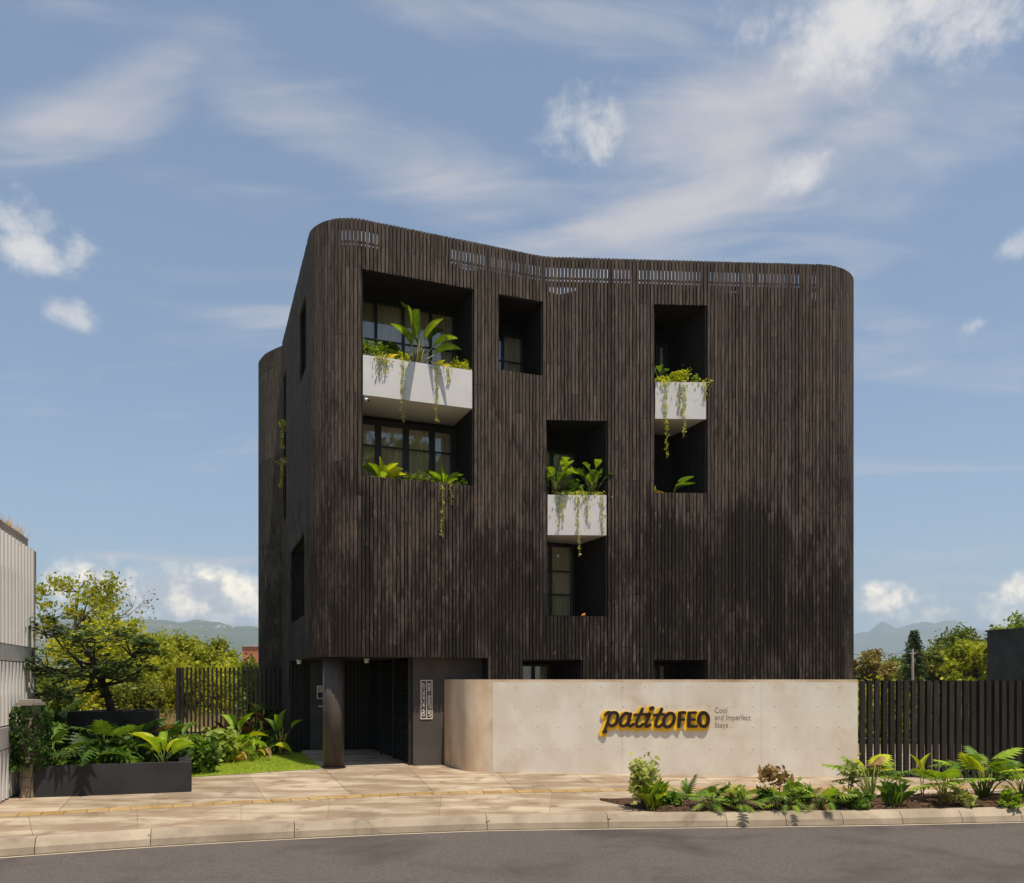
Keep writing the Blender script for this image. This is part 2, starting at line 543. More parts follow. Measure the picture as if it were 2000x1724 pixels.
M['leaf_pale'] = leafmat('pale_variegated_leaf', (.30, .34, .07), (.46, .46, .17), (.58, .55, .28), trans=.35)
M['leaf_brown'] = leafmat('withered_leaf', (.20, .12, .04), (.34, .22, .08), trans=.25)
M['leaf_red'] = leafmat('dark_red_leaf', (.050, .020, .014), (.095, .040, .020), trans=.25)
M['leaf_yellow'] = leafmat('yellow_leaf', (.55, .38, .04), (.62, .48, .09), trans=.4)
M['vine_leaf'] = leafmat('vine_leaf', (.34, .38, .05), (.52, .50, .13), trans=.35)
M['tree_dark'] = leafmat('dark_tree_leaf', (.026, .048, .014), (.060, .092, .022), trans=.25, scale=2.5)
M['tree_lime'] = leafmat('lime_tree_leaf', (.21, .25, .016), (.36, .36, .026), trans=.4, scale=.8)
M['shrub_lime'] = leafmat('sunny_shrub_leaf', (.33, .35, .018), (.52, .49, .035), trans=.45, scale=1.2)
M['tree_olive'] = leafmat('olive_tree_leaf', (.14, .17, .024), (.26, .26, .04), trans=.35, scale=.8)
M['tree_mid'] = leafmat('mid_tree_leaf', (.10, .145, .018), (.20, .24, .032), trans=.35, scale=.8)
M['tree_brown'] = leafmat('dry_brown_leaf', (.20, .16, .05), (.30, .24, .08), trans=.3, scale=.8)
M['conifer'] = leafmat('conifer_needles', (.040, .066, .022), (.075, .105, .036), trans=.2, scale=2)
M['dry_grass'] = leafmat('dry_grass', (.33, .25, .12), (.42, .32, .17), trans=.3, scale=1.5)


# ------------------------------------------------------------------ plan curves
class Path:
    """a plan polyline with rounded corners, measured by its length"""
    def __init__(self, pts, radii, step=.03):
        out = [Vector(pts[0])]
        for i in range(1, len(pts) - 1):
            a, b, c = Vector(pts[i - 1]), Vector(pts[i]), Vector(pts[i + 1])
            r = radii[i]
            d1, d2 = (a - b).normalized(), (c - b).normalized()
            ang = math.acos(max(-1, min(1, d1.dot(d2))))
            if r <= 0 or ang > math.pi - 1e-3:
                out.append(b); continue
            tl = r / math.tan(ang / 2)
            p1, p2 = b + d1 * tl, b + d2 * tl
            ctr = b + (d1 + d2).normalized() * (r / math.sin(ang / 2))
            a1, a2 = math.atan2(*(p1 - ctr).yx), math.atan2(*(p2 - ctr).yx)
            da = (a2 - a1 + math.pi) % (2 * math.pi) - math.pi
            n = max(4, int(abs(da) * r / step))
            out += [ctr + Vector((math.cos(a1 + da * k / n), math.sin(a1 + da * k / n))) * r for k in range(n + 1)]
        out.append(Vector(pts[-1]))
        self.p = np.array([(q.x, q.y) for q in out])
        seg = np.hypot(*np.diff(self.p, axis=0).T)
        self.s = np.concatenate([[0], np.cumsum(seg)])
        self.L = float(self.s[-1])

    def at(self, s):
        return Vector((float(np.interp(s, self.s, self.p[:, 0])), float(np.interp(s, self.s, self.p[:, 1]))))

    def tan(self, s):
        d = self.at(min(s + .02, self.L)) - self.at(max(s - .02, 0))
        return d.normalized()

    def nrm(self, s):
        t = self.tan(s)
        return Vector((t.y, -t.x))

    def off(self, s, d):
        return self.at(s) + self.nrm(s) * d

    def s_px(self, px, s0, s1):
        ss = np.linspace(s0, s1, 2000)
        x = np.interp(ss, self.s, self.p[:, 0]); y = np.interp(ss, self.s, self.p[:, 1])
        q = CX + F * x / y
        if q[0] > q[-1]:
            return float(np.interp(-px, -q, ss))
        return float(np.interp(px, q, ss))


def strip(path, s0, s1, d0, d1, z, step=.4, flip=False):
    """a level ribbon between two offsets of a path"""
    n = max(1, int((s1 - s0) / step))
    mb = MB()
    vs = []
    for i in range(n + 1):
        s = s0 + (s1 - s0) * i / n
        a, b = path.off(s, d0), path.off(s, d1)
        vs += [(a.x, a.y, z), (b.x, b.y, z)]
    mb.add(vs, [(2 * i, 2 * i + 1, 2 * i + 3, 2 * i + 2) for i in range(n)])
    return mb


def solid(path, s0, s1, d0, d1, z0, z1, step=.12, mb=None):
    """a wall-like block that follows a path between two offsets"""
    n = max(1, int(math.ceil((s1 - s0) / step)))
    A = [path.off(s0 + (s1 - s0) * i / n, d0) for i in range(n + 1)]
    B = [path.off(s0 + (s1 - s0) * i / n, d1) for i in range(n + 1)]
    mb = mb or MB()
    vs = []
    for a, b in zip(A, B):
        vs += [(a.x, a.y, z0), (b.x, b.y, z0), (b.x, b.y, z1), (a.x, a.y, z1)]
    fs = []
    for i in range(n):
        o = 4 * i
        for k in range(4):
            fs.append((o + k, o + (k + 1) % 4, o + 4 + (k + 1) % 4, o + 4 + k))
    fs += [(3, 2, 1, 0), (4 * n, 4 * n + 1, 4 * n + 2, 4 * n + 3)]
    return mb.add(vs, fs)


# ------------------------------------------------------------------ ground, road, pavement
def fbm(x, y, seed=0, octaves=5):
    r = np.random.default_rng(seed)
    out = np.zeros_like(x)
    amp, fr = 1.0, 1.0
    for _ in range(octaves):
        for _k in range(3):
            a = r.uniform(0, 2 * math.pi); ph = r.uniform(0, 6.28)
            out += amp / 3 * np.sin((x * math.cos(a) + y * math.sin(a)) * fr + ph)
        amp *= .5; fr *= 2.07
    return out


gm = MB()
# one sheet to the horizon, finer near the house, set just under the paved areas
xs = [-16000, -6000, -2000, -600, -200, -80, -40, -24, -12, 0, 12, 24, 40, 80, 200, 600, 2000, 6000, 16000]
ys = [-3000, -600, -100, -30, -12, 0, 10, 20, 26, 30, 36, 48, 80, 200, 600, 2000, 6000, 16000]
for yy in ys:
    for xx in xs:
        zz = -0.30 if yy < 26 else -0.12
        if yy >= 30 and xx <= -12 and yy < 300 and xx > -300: zz = 0.45
        gm.v.append((xx, yy, zz))
nx = len(xs)
gm.f = [(j * nx + i, j * nx + i + 1, (j + 1) * nx + i + 1, (j + 1) * nx + i) for j in range(len(ys) - 1) for i in range(nx - 1)]
tag(gm.build('ground', M['ground']), kind='structure')

kerb_px = [(0, 1641), (150, 1631), (301, 1621.5), (450, 1613.5), (575, 1607.5), (760, 1599.5), (950, 1593), (1185, 1590), (1450, 1587), (1700, 1584), (2000, 1578)]
kp = [G(*q) for q in kerb_px]
first = (kp[0] - kp[1]).normalized(); last = (kp[-1] - kp[-2]).normalized()
kpts = [(kp[0] + first * 24).xy, (kp[0] + first * 8).xy] + [q.xy for q in kp] + [(kp[-1] + last * 9 + Vector((0, .6, 0))).xy, (kp[-1] + last * 26 + Vector((0, 3.5, 0))).xy]
KERB = Path(kpts, [0] + [6] * (len(kpts) - 2) + [0])
def ks(px): return KERB.s_px(px, 10, KERB.L - 10)

road = MB()
n = 90
vs = []
for i in range(n + 1):
    s = KERB.L * i / n
    a = KERB.off(s, .20)
    vs += [(a.x, a.y, -.2), (a.x * 1.0, -14.0, -.2)]
road.add(vs, [(2 * i + 1, 2 * i + 3, 2 * i + 2, 2 * i) for i in range(n)])
tag(road.build('road', M['asphalt']), kind='structure')
tag(strip(KERB, 0, KERB.L, .225, .15, -.196).build('gutter', M['gutter']), kind='structure')

pav = tag(strip(KERB, 0, KERB.L, -.19, -11.5, -.016, 1.0).build('pavement', M['pave_joint']), kind='structure')

tact_px = [(0, 1592), (150, 1584), (270, 1577), (400, 1569.5), (520, 1563.5), (700, 1553.5), (900, 1547), (1200, 1541.5), (1600, 1538), (2000, 1536)]
tp = [G(*q) for q in tact_px]
f2 = (tp[0] - tp[1]).normalized(); l2 = (tp[-1] - tp[-2]).normalized()
tpts = [(tp[0] + f2 * 20).xy] + [q.xy for q in tp] + [(tp[-1] + l2 * 20).xy]
TACT = Path(tpts, [0] + [5] * (len(tpts) - 2) + [0])
TS0, TS1 = TACT.s_px(-700, 5, TACT.L - 5), TACT.s_px(2120, 5, TACT.L - 5)

s = TS0
rp = random.Random(3)
while s < TS1:
    ln = .33
    mb = solid(TACT, s + .006, s + ln - .006, .19, -.19, -.012, .004 + rp.uniform(-.002, .003), .4)
    c = TACT.at(s + ln / 2)
    mb.build('paving_tile', M['tile'], pav, origin=(c.x, c.y, 0))
    s += ln

# slabs before and behind the tactile strip
def slabs(edge, inner, outer, cuts):
    for a, b in zip(cuts[:-1], cuts[1:]):
        n = max(2, int((b - a) / .35))
        A, B = [], []
        for i in range(n + 1):
            s = a + .004 + (b - a - .008) * i / n
            A.append(inner(s)); B.append(outer(s))
        poly = [(p.x, p.y) for p in A] + [(p.x, p.y) for p in reversed(B)]
        c = A[0].lerp(B[-1], .5)
        mb = MB().prism([(x, y) for x, y in poly], -.014, rp.uniform(-.001, .002))
        mb.build('slab', M['pave'], pav, origin=(c.x, c.y, 0))


def kerb_back(s):                                     # the point of the kerb's back edge facing a point of the tactile strip
    p = TACT.at(s)
    q = CX + F * p.x / p.y
    if -1300 < q < 2400:
        return KERB.off(KERB.s_px(q, 4, KERB.L - 4), -.205)
    return KERB.off(KERB.s_px(max(-900, min(2900, q)), 0, KERB.L), -.205)


ts = lambda px: TACT.s_px(px, 3, TACT.L - 3)
front_cuts = [ts(q) for q in (-1150, -760, -420, -160, 60, 268, 470, 640, 860, 1075, 1240, 1480, 1740, 2000, 2330)]
slabs(TACT, kerb_back, lambda s: TACT.off(s, .198), front_cuts)
back_cuts = [ts(q) for q in (-1150, -760, -420, -150, 110, 310, 520, 690, 850, 1010, 1180, 1400, 1620, 1850, 2060, 2330)]
slabs(TACT, lambda s: TACT.off(s, -.198), lambda s: TACT.off(s, -7.6), back_cuts)

# kerb stones with joints
kj = [ks(q) for q in (-1150, -760, -420, -150, 70, 295, 575, 950, 1185, 1415, 1530, 1640, 1755, 1870, 1985, 2100, 2220, 2400)]
kerb = tag(strip(KERB, 0, KERB.L, .10, -.18, -.19).build('kerb', M['pave_joint']), kind='structure')
prof = [(-.195, -.19), (.135, -.19), (.115, -.095), (.035, -.010), (.020, .004), (-.195, .004)]
for a, b in zip(kj[:-1], kj[1:]):
    a += .005; b -= .005
    n = max(2, int((b - a) / .3))
    vs, fs = [], []
    k = len(prof)
    for i in range(n + 1):
        s = a + (b - a) * i / n
        for d, z in prof:
            p = KERB.off(s, d)
            vs.append((p.x, p.y, z))
    for i in range(n):
        for q in range(k):
            fs.append((i * k + q, i * k + (q + 1) % k, (i + 1) * k + (q + 1) % k, (i + 1) * k + q))
    fs += [tuple(range(k - 1, -1, -1)), tuple(n * k + q for q in range(k))]
    c = KERB.at((a + b) / 2)
    MB().add(vs, fs).build('kerb_stone', M['kerb'], kerb, origin=(c.x, c.y, 0))

# planting strip of dark mulch along the kerb
bed_n = 46
bed = MB()
b0, b1 = ks(1205), ks(2330)
rows = 8
for i in range(bed_n + 1):
    s = b0 + (b1 - b0) * i / bed_n
    q = CX + F * KERB.at(s).x / KERB.at(s).y
    back = KERB.off(s, -.205)
    p = KERB.at(s)
    d_in, d_out = -.205, -1.62 - .12 * math.sin(i * .5)
    if q < 1285:                                      # slanting left end
        d_in = -.205 - 1.35 * (1285 - q) / 80.0
        d_in = max(d_in, d_out + .02)
    for j in range(rows + 1):
        f = j / rows
        a = KERB.off(s, d_in + (d_out - d_in) * f)
        hump = math.sin(math.pi * f) ** .6 * .05 * min(1, i / 4)
        bed.v.append((a.x, a.y, .008 + hump + rp.uniform(0, .028) * (0 < f < 1)))
for i in range(bed_n):
    for j in range(rows):
        o = i * (rows + 1) + j
        bed.f.append((o, o + 1, o + rows + 2, o + rows + 1))
tag(bed.build('planting_bed', M['soil']), kind='structure')
chips = MB()
for i in range(2600):
    s = rp.uniform(b0 + .9, b1)
    a = KERB.off(s, rp.uniform(-.24, -1.6))
    L = rp.uniform(.02, .06); an = rp.uniform(0, 6.28); w = rp.uniform(.006, .014)
    dx, dy = math.cos(an), math.sin(an)
    z = .062 + rp.uniform(-.015, .02)
    chips.add([(a.x - dx * L - dy * w, a.y - dy * L + dx * w, z - .01), (a.x - dx * L + dy * w, a.y - dy * L - dx * w, z),
               (a.x + dx * L + dy * w, a.y + dy * L - dx * w, z + rp.uniform(-.01, .02)), (a.x + dx * L - dy * w, a.y + dy * L + dx * w, z)], [(0, 1, 2, 3)])
M['chips'] = pmat('bark_chips', (.07, .032, .016), (.17, .085, .042), 30, .9)
tag(chips.build('bark_mulch', M['chips']), 'brown bark mulch covering the planting strip beside the kerb', 'mulch', kind='stuff')

# ------------------------------------------------------------------ the slatted house
HOUSE_TOP = 13.3
SOFFIT = 2.74
PITCH = .0955
U = Vector((.930, .367)).normalized()                 # along the left half of the front
D = Vector((-U.y, U.x))                               # into the house
FR = Path([(-7.62, 27.15), (-4.66, 19.39), (.842, 21.567), (9.92, 22.06), (7.9, 34.0)], [0, 1.2, 1.6, 1.5, 0])
arc_in = (Vector((-4.66, 19.39)) - Vector((-7.62, 27.15))).length - 1.2        # where the left rounded corner begins
def s_near(x, y):
    k = int(np.argmin((FR.p[:, 0] - x) ** 2 + (FR.p[:, 1] - y) ** 2)); return float(FR.s[k])
S_CORNER = s_near(-3.9, 19.78)
S_RIGHT = s_near(9.5, 22.85)
S_END = FR.L
def fs(px): return FR.s_px(px, S_CORNER - .7, S_RIGHT)
def ss(px): return FR.s_px(px, 0, S_CORNER - .9)
snap = lambda s: round(s / PITCH) * PITCH

OPEN = {}                                             # name: (s0, s1, z0, z1)
OPEN['r1'] = (snap(fs(707)), snap(fs(929)), 7.12, 12.10)
OPEN['r2'] = (snap(fs(972)), snap(fs(1059)), 10.15, 12.10)
OPEN['r3'] = (snap(fs(1278)), snap(fs(1380)), 7.15, 12.12)
OPEN['r4'] = (snap(fs(1065)), snap(fs(1190)), 3.86, 9.00)
OPEN['g1'] = (snap(fs(1022)), snap(fs(1135)), 0.0, 2.71)
OPEN['g2'] = (snap(fs(1275)), snap(fs(1378)), 0.0, 2.71)
OPEN['s1'] = (snap(ss(585)), snap(ss(597)), 10.20, 12.12)
OPEN['s2'] = (snap(ss(567)), snap(ss(594)), 3.87, 6.02)
OPEN['s3'] = (snap(ss(553.2)), snap(ss(558.5)), 7.3, 12.0)
OPEN['entry'] = (snap(ss(565)), snap(fs(951)), -1.0, SOFFIT)

house = empty('slatted_house', (2.0, 25.0, 0.0))
tag(house, 'four storey house clad all over in dark vertical wooden slats with rounded corners', 'house')
HL = Vector(house.location)
def hp(mb, name, mat, parent=None, smooth=False):
    """build a part of the house from world coordinates"""
    mb.v = [(a - HL.x, b - HL.y, c - HL.z) for a, b, c in mb.v]
    return mb.build(name, mat, parent or house, smooth)


def spans(s, top=HOUSE_TOP, bottom=0.0):
    out = [(bottom, top)]
    for (a, b, z0, z1) in OPEN.values():
        if a - 1e-6 <= s <= b + 1e-6:
            nxt = []
            for (p, q) in out:
                if z1 <= p or z0 >= q: nxt.append((p, q)); continue
                if z0 - p > .02: nxt.append((p, z0))
                if q - z1 > .02: nxt.append((z1, q))
            out = nxt
    return out


# slats: one board each on the front, joined where the wall turns away
rs = random.Random(21)
S_A = S_CORNER - 1.25
side = MB()
k = 0
ncol = int(S_END / PITCH)
for i in range(ncol):
    sc = (i + .5) * PITCH
    c = FR.at(sc); nn = FR.nrm(sc); tt = FR.tan(sc)
    rz = math.atan2(tt.y, tt.x)
    wdt = rs.choice((.066, .070, .074, .076)); dep = .045
    outp = rs.uniform(-.004, .004)
    for (z0, z1) in spans(sc):
        ctr = c + nn * (-dep / 2 + outp)
        zt = z1 + (rs.uniform(-.004, .004) if z1 == HOUSE_TOP else 0)
        if S_A <= sc <= S_RIGHT + .2:
            put('slat', UNIT.copy() if k == 0 else slat_mesh, M['wood'], house, Vector((ctr.x, ctr.y, (z0 + zt) / 2)) - HL, (0, 0, rz), (wdt, dep, zt - z0))
            if k == 0:
                slat_mesh = house.children[-1].data if house.children else None
                slat_mesh = [o for o in COL.objects if o.name == 'slat'][0].data
            k += 1
        else:
            side.box((ctr.x, ctr.y, (z0 + zt) / 2), (wdt, dep, zt - z0), rz)
so = tag(hp(side, 'side_slats', M['wood']), kind='stuff')
print('front slats', k)

# rear wing: a bulging slatted volume behind the left side
RW = Path([(-10.15, 34.0), (-9.50, 31.0), (-9.12, 29.6), (-8.92, 28.79), (-8.46, 28.04), (-8.01, 27.62), (-7.68, 27.35), (-7.45, 27.2)], [0, 3, 2, 1.2, 1.2, 1.2, 1, 0])
rear = MB()
for i in range(int(RW.L / PITCH)):
    sc = (i + .5) * PITCH
    c = RW.at(sc) + RW.nrm(sc) * -.02; tt = RW.tan(sc)
    rear.box((c.x, c.y, HOUSE_TOP / 2), (rs.choice((.068, .074, .078)), .045, HOUSE_TOP - rs.uniform(0, .01)), math.atan2(tt.y, tt.x))
tag(hp(rear, 'rear_slats', M['wood']), kind='stuff')
hp(solid(RW, 0, RW.L, -.075, -.12, 0, HOUSE_TOP - .03), 'rear_backing', M['backing'])

# black backing wall behind the slats, pierced by the windows and by the open band of the parapet
par = [fs(q) for q in (640, 691, 699, 741, 886, 951, 963, 1058, 1070, 1193, 1203, 1237, 1248, 1377, 1390, 1477, 1487, 1566, 1583, 1623)]
PAR = list(zip(par[0::2], par[1::2]))
low = [(fs(1072), fs(1131), 12.34, 12.55), (fs(1584), fs(1620), 12.34, 12.6), (fs(900), fs(938), 12.58, 12.68), (fs(1425), fs(1452), 12.50, 12.56)]
back = MB()
for i in range(ncol):
    a, b = i * PITCH, (i + 1) * PITCH
    sc = (a + b) / 2
    holes = []
    for (p, q) in PAR:
        if p <= sc <= q:
            holes += [(12.80, 13.06), (12.69, 12.755)]
    for (p, q, z0, z1) in low:
        if p <= sc <= q:
            f = 1 - abs((sc - p) / (q - p) - .4)
            holes.append((z1 - (z1 - z0) * f, z1))
    for (z0, z1) in spans(sc, HOUSE_TOP + .008):
        segs = [(z0, z1)]
        for (h0, h1) in holes:
            nx = []
            for (p, q) in segs:
                if h1 <= p or h0 >= q: nx.append((p, q)); continue
                if h0 > p: nx.append((p, h0))
                if q > h1: nx.append((h1, q))
            segs = nx
        for (p, q) in segs:
            A, B = FR.off(a, -.075), FR.off(b, -.075)
            A2, B2 = FR.off(a, -.115), FR.off(b, -.115)
            back.prism([A, B, B2, A2], p, q)
hp(back, 'backing_wall', M['backing'])

# roof, rear wall
roof_poly = [FR.off(s, -.13) for s in np.linspace(0, FR.L - .05, 120)] + [Vector((-10.0, 33.9))] + [RW.off(s, -.14) for s in np.linspace(.3, RW.L - .1, 30)]
hp(MB().prism(roof_poly, 12.16, 12.30), 'roof', M['grey_concrete'])
hp(MB().prism([(-10.15, 34.0), (7.9, 34.0), (7.9, 34.25), (-10.15, 34.25)], 0, HOUSE_TOP - .02), 'rear_wall', M['wood_black'])


# recessed loggias
def back_frame(o, depth):
    s0, s1, z0, z1 = OPEN[o]
    PL, PR = FR.off(s0, -.05), FR.off(s1, -.05)
    t = depth + (PR - PL).dot(D)
    return PL, PR, PL + D * t, PR + D * depth, z0, z1


def q3(p, z): return (p.x, p.y, z)


def recess(o, depth, slats=True):
    PL, PR, BL, BR, z0, z1 = back_frame(o, depth)
    lin = MB()
    lin.quad(q3(PL, z0), q3(PR, z0), q3(BR, z0), q3(BL, z0))
    lin.quad(q3(PL, z1), q3(BL, z1), q3(BR, z1), q3(PR, z1))
    lin.quad(q3(PL, z0), q3(BL, z0), q3(BL, z1), q3(PL, z1))
    lin.quad(q3(PR, z0), q3(PR, z1), q3(BR, z1), q3(BR, z0))
    lin.quad(q3(BL, z0), q3(BR, z0), q3(BR, z1), q3(BL, z1))
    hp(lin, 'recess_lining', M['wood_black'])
    if slats:
        sl = MB()
        L = (BR - PR).length
        a = math.atan2(D.y, D.x)
        for i in range(int(L / PITCH)):
            c = PR + D * ((i + .5) * PITCH) - U * .018
            sl.box((c.x, c.y, (z0 + z1) / 2), (.072, .03, z1 - z0 - .01), a)
            c = PL + D * ((i + .5) * PITCH) + U * .018
            if (c - PL).length < (BL - PL).length:
                sl.box((c.x, c.y, (z0 + z1) / 2), (.072, .03, z1 - z0 - .01), a)
        # ceiling battens run across the opening
        W = (PR - PL).length
        for i in range(int(L / PITCH)):
            f = (i + .5) * PITCH
            a0 = PL + D * max(0, f + (PR - PL).dot(D)) + U * .04
            b0_ = PR + D * f - U * .04
            m = (a0 + b0_) / 2
            if f + (PR - PL).dot(D) < 0: continue
            sl.box((m.x, m.y, z1 - .018), ((b0_ - a0).length, .07, .03), math.atan2((b0_ - a0).y, (b0_ - a0).x))
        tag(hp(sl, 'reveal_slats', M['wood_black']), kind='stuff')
    return PL, PR, BL, BR


def window(BL, u0, u1, z0, z1, mull, trans, fw=.06, curtain=True):
    """a framed window standing on the back plane of a recess: frame > panes, curtain"""
    base = BL + U * u0 - D * .16
    rz = math.atan2(U.y, U.x)
    w = u1 - u0
    fr = MB()
    def bar(ua, ub, za, zb, dep=.07, out=0.0):
        c = base + U * ((ua + ub) / 2) - D * out
        fr.box((c.x, c.y, (za + zb) / 2), (ub - ua, dep, zb - za), rz)
    bar(0, fw, z0, z1); bar(w - fw, w, z0, z1)
    bar(fw, w - fw, z1 - fw, z1); bar(fw, w - fw, z0, z0 + fw)
    xs_ = [0] + list(mull) + [w]
    for m in mull:
        bar(m - fw * .6, m + fw * .6, z0 + fw, z1 - fw)
    edges = [fw] + [e for m in mull for e in (m - fw * .6, m + fw * .6)] + [w - fw]
    cols = list(zip(edges[0::2], edges[1::2]))
    for (a, b) in cols:
        for tz in trans:
            bar(a, b, tz - .018, tz + .018, .05)
    f = hp(fr, 'window', M['black_metal'])
    for (a, b) in cols:
        zz = [z0 + fw] + [e for tz in sorted(trans) for e in (tz - .018, tz + .018)] + [z1 - fw]
        for (p, q) in zip(zz[0::2], zz[1::2]):
            c = base + U * ((a + b) / 2)
            g = MB().box((c.x, c.y, (p + q) / 2), (b - a, .012, q - p), rz)
            hp(g, 'pane', M['glass'], f)
    if curtain:
        for (a, b) in cols:
            cu = MB()
            n = max(10, int((b - a) / .022))
            vs = []
            for i in range(n + 1):
                x = a + (b - a) * i / n
                d = .085 + .028 * math.sin(x * 46 + a * 7) + .01 * math.sin(x * 131)
                p = base + U * x + D * d
                vs += [q3(p, z0 + .03), q3(p, z1 - .04)]
            cu.add(vs, [(2 * i, 2 * i + 2, 2 * i + 3, 2 * i + 1) for i in range(n)])
            hp(cu, 'curtain', M['curtain'], f, True)
    return f


def planter(o, depth, z0, z1, label=None):
    """white balcony trough: front wall, slab back to the windows, inner wall, soil"""
    PL, PR, BL, BR, _, _ = back_frame(o, depth)
    PL = PL - D * .035 + U * .03; PR = PR - D * .035 - U * .045
    BL = BL + U * .03 - D * .02; BR = BR - U * .045 - D * .02
    t = (PR - PL).normalized()
    nn = Vector((-t.y, t.x))
    ms = MB()
    ms.prism([PL, PR, BR, BL], z0, z0 + .14)
    a, b = PL, PR
    ms.prism([a, b, b + nn * .07, a + nn * .07], z0 + .14, z1)
    i0, i1 = a + nn * .52, b + nn * .52
    ms.prism([i0, i1, i1 + nn * .05, i0 + nn * .05], z0 + .14, z1)
    ms.prism([a + nn * .07, a + nn * .07 + t * .05, i0 + t * .05, i0], z0 + .14, z1 - .002)
    ms.prism([b + nn * .07 - t * .05, b + nn * .07, i1, i1 - t * .05], z0 + .14, z1 - .002)
    pb = hp(ms, 'planter_box', M['white_paint'])
    so = MB().prism([a + nn * .07 + t * .05, b + nn * .07 - t * .05, i1 - t * .05, i0 + t * .05], z0 + .14, z1 - .05)
    hp(so, 'soil', M['soil'], pb)
    return a, b, t, nn, z1 - .05


PLANT = {}
PL, PR, BL, BR = recess('r1', 1.55)
W1 = (BR - BL).length
PLANT['r1'] = planter('r1', 1.55, 9.06, 10.03)
window(BL, .02, W1 - .04, 9.22, 12.04, [W1 * .22, W1 * .475, W1 * .735], [11.02])
window(BL, .02, W1 - .04, 7.16, 8.93, [W1 * .24, W1 * .50, W1 * .75], [8.28], fw=.13)
# slatted trough behind the lower edge of the big opening
a0, b0_ = FR.off(OPEN['r1'][0] + .02, -.13), FR.off(OPEN['r1'][1] - .02, -.13)
t0 = (b0_ - a0).normalized(); n0 = Vector((-t0.y, t0.x))
hp(MB().prism([a0, b0_, b0_ + n0 * .5, a0 + n0 * .5], 6.7, 7.06), 'soil', M['soil'])
PLANT['r1low'] = (a0, b0_, t0, n0, 7.06)

def u_px(BL, px):
    """distance along the back plane of a recess seen at a photo column"""
    t = (px - CX) / F
    return (t * BL.y - BL.x) / (U.x - t * U.y)


def wide_window(BL, pxl, pxr, z0, z1, trans, fw=.06):
    u1 = u_px(BL, pxr)
    return window(BL, .02, u1, z0, z1, [u_px(BL, pxl) - .02], trans, fw)


PL, PR, BL, BR = recess('r2', 1.5)
wide_window(BL, 978, 1019, 10.2, 11.72, [10.95], .07)

PL, PR, BL, BR = recess('r3', 1.65)
PLANT['r3'] = planter('r3', 1.65, 9.09, 10.07)
wide_window(BL, 1279, 1297, 9.3, 11.6, [10.6], .07)
a0, b0_ = FR.off(OPEN['r3'][0] + .02, -.13), FR.off(OPEN['r3'][1] - .02, -.13)
t0 = (b0_ - a0).normalized(); n0 = Vector((-t0.y, t0.x))
hp(MB().prism([a0, b0_, b0_ + n0 * .45, a0 + n0 * .45], 6.7, 7.08), 'soil', M['soil'])
PLANT['r3low'] = (a0, b0_, t0, n0, 7.08)

PL, PR, BL, BR = recess('r4', 1.65)
PLANT['r4'] = planter('r4', 1.65, 6.0, 7.06)
wide_window(BL, 1073, 1118, 6.25, 8.55, [7.5], .07)
wide_window(BL, 1070, 1116, 3.90, 5.95, [4.55, 5.2], .07)
_, _, BL, _ = recess('g1', 1.5)
wide_window(BL, 1037, 1070, .3, 2.62, [1.4], .07)
_, _, BL, _ = recess('g2', 1.5)
wide_window(BL, 1279, 1298, .3, 2.62, [1.4], .07)

# windows of the left side wall
for o in ('s1', 's2', 's3'):
    s0, s1, z0, z1 = OPEN[o]
    A, B = FR.off(s0, -.05), FR.off(s1, -.05)
    dd = -FR.nrm((s0 + s1) / 2) * .9
    A2, B2 = A + dd, B + dd
    lin = MB()
    for (p, q) in (((A, B), (A2, B2)),):
        lin.quad(q3(A, z0), q3(B, z0), q3(B2, z0), q3(A2, z0))
        lin.quad(q3(A, z1), q3(A2, z1), q3(B2, z1), q3(B, z1))
        lin.quad(q3(A, z0), q3(A2, z0), q3(A2, z1), q3(A, z1))
        lin.quad(q3(B, z0), q3(B, z1), q3(B2, z1), q3(B2, z0))
        lin.quad(q3(A2, z0), q3(B2, z0), q3(B2, z1), q3(A2, z1))
    hp(lin, 'recess_lining', M['wood_black'])
    c = (A2 + B2) / 2 - dd.normalized() * .08
    t = FR.tan((s0 + s1) / 2)
    w = (B - A).length
    rz = math.atan2(t.y, t.x)
    fr = MB()
    for e in (-1, 1):
        cc = c + t * (e * (w / 2 - .04)); fr.box((cc.x, cc.y, (z0 + z1) / 2), (.06, .06, z1 - z0), rz)
        fr.box((c.x, c.y, (z0 + .04) if e < 0 else (z1 - .04)), (w - .14, .06, .06), rz)
    f = hp(fr, 'window', M['black_metal'])
    hp(MB().box((c.x, c.y, (z0 + z1) / 2), (w - .14, .012, z1 - z0 - .14), rz), 'pane', M['glass'], f)

# ---- entrance under the overhang
e0, e1 = OPEN['entry'][0], OPEN['entry'][1]
gate_back, gate_front = Vector((-4.43, 25.50)), Vector((-2.56, 20.72))
pan_end = gate_front + U * 2.15
wall_l = FR.off(e0, -.05)
sof = [FR.off(s, -.06) for s in np.linspace(e0, e1, 80)] + [pan_end + D * .2, gate_front + D * .2, gate_back + D * .4, wall_l + D * .25]
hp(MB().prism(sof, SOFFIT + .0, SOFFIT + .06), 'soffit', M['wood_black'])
# end of the overhang where the front comes down to the ground
pe = FR.off(e1, -.05)
hp(MB().prism([pe, pe + U * .05, pe + U * .05 + D * .55, pe + D * .55], 0, SOFFIT), 'return_wall', M['wood_black'])
# address wall
hp(MB().prism([gate_front + U * .06, pan_end, pan_end + D * .15, gate_front + U * .06 + D * .15], 0, SOFFIT), 'address_wall', M['black_panel'])
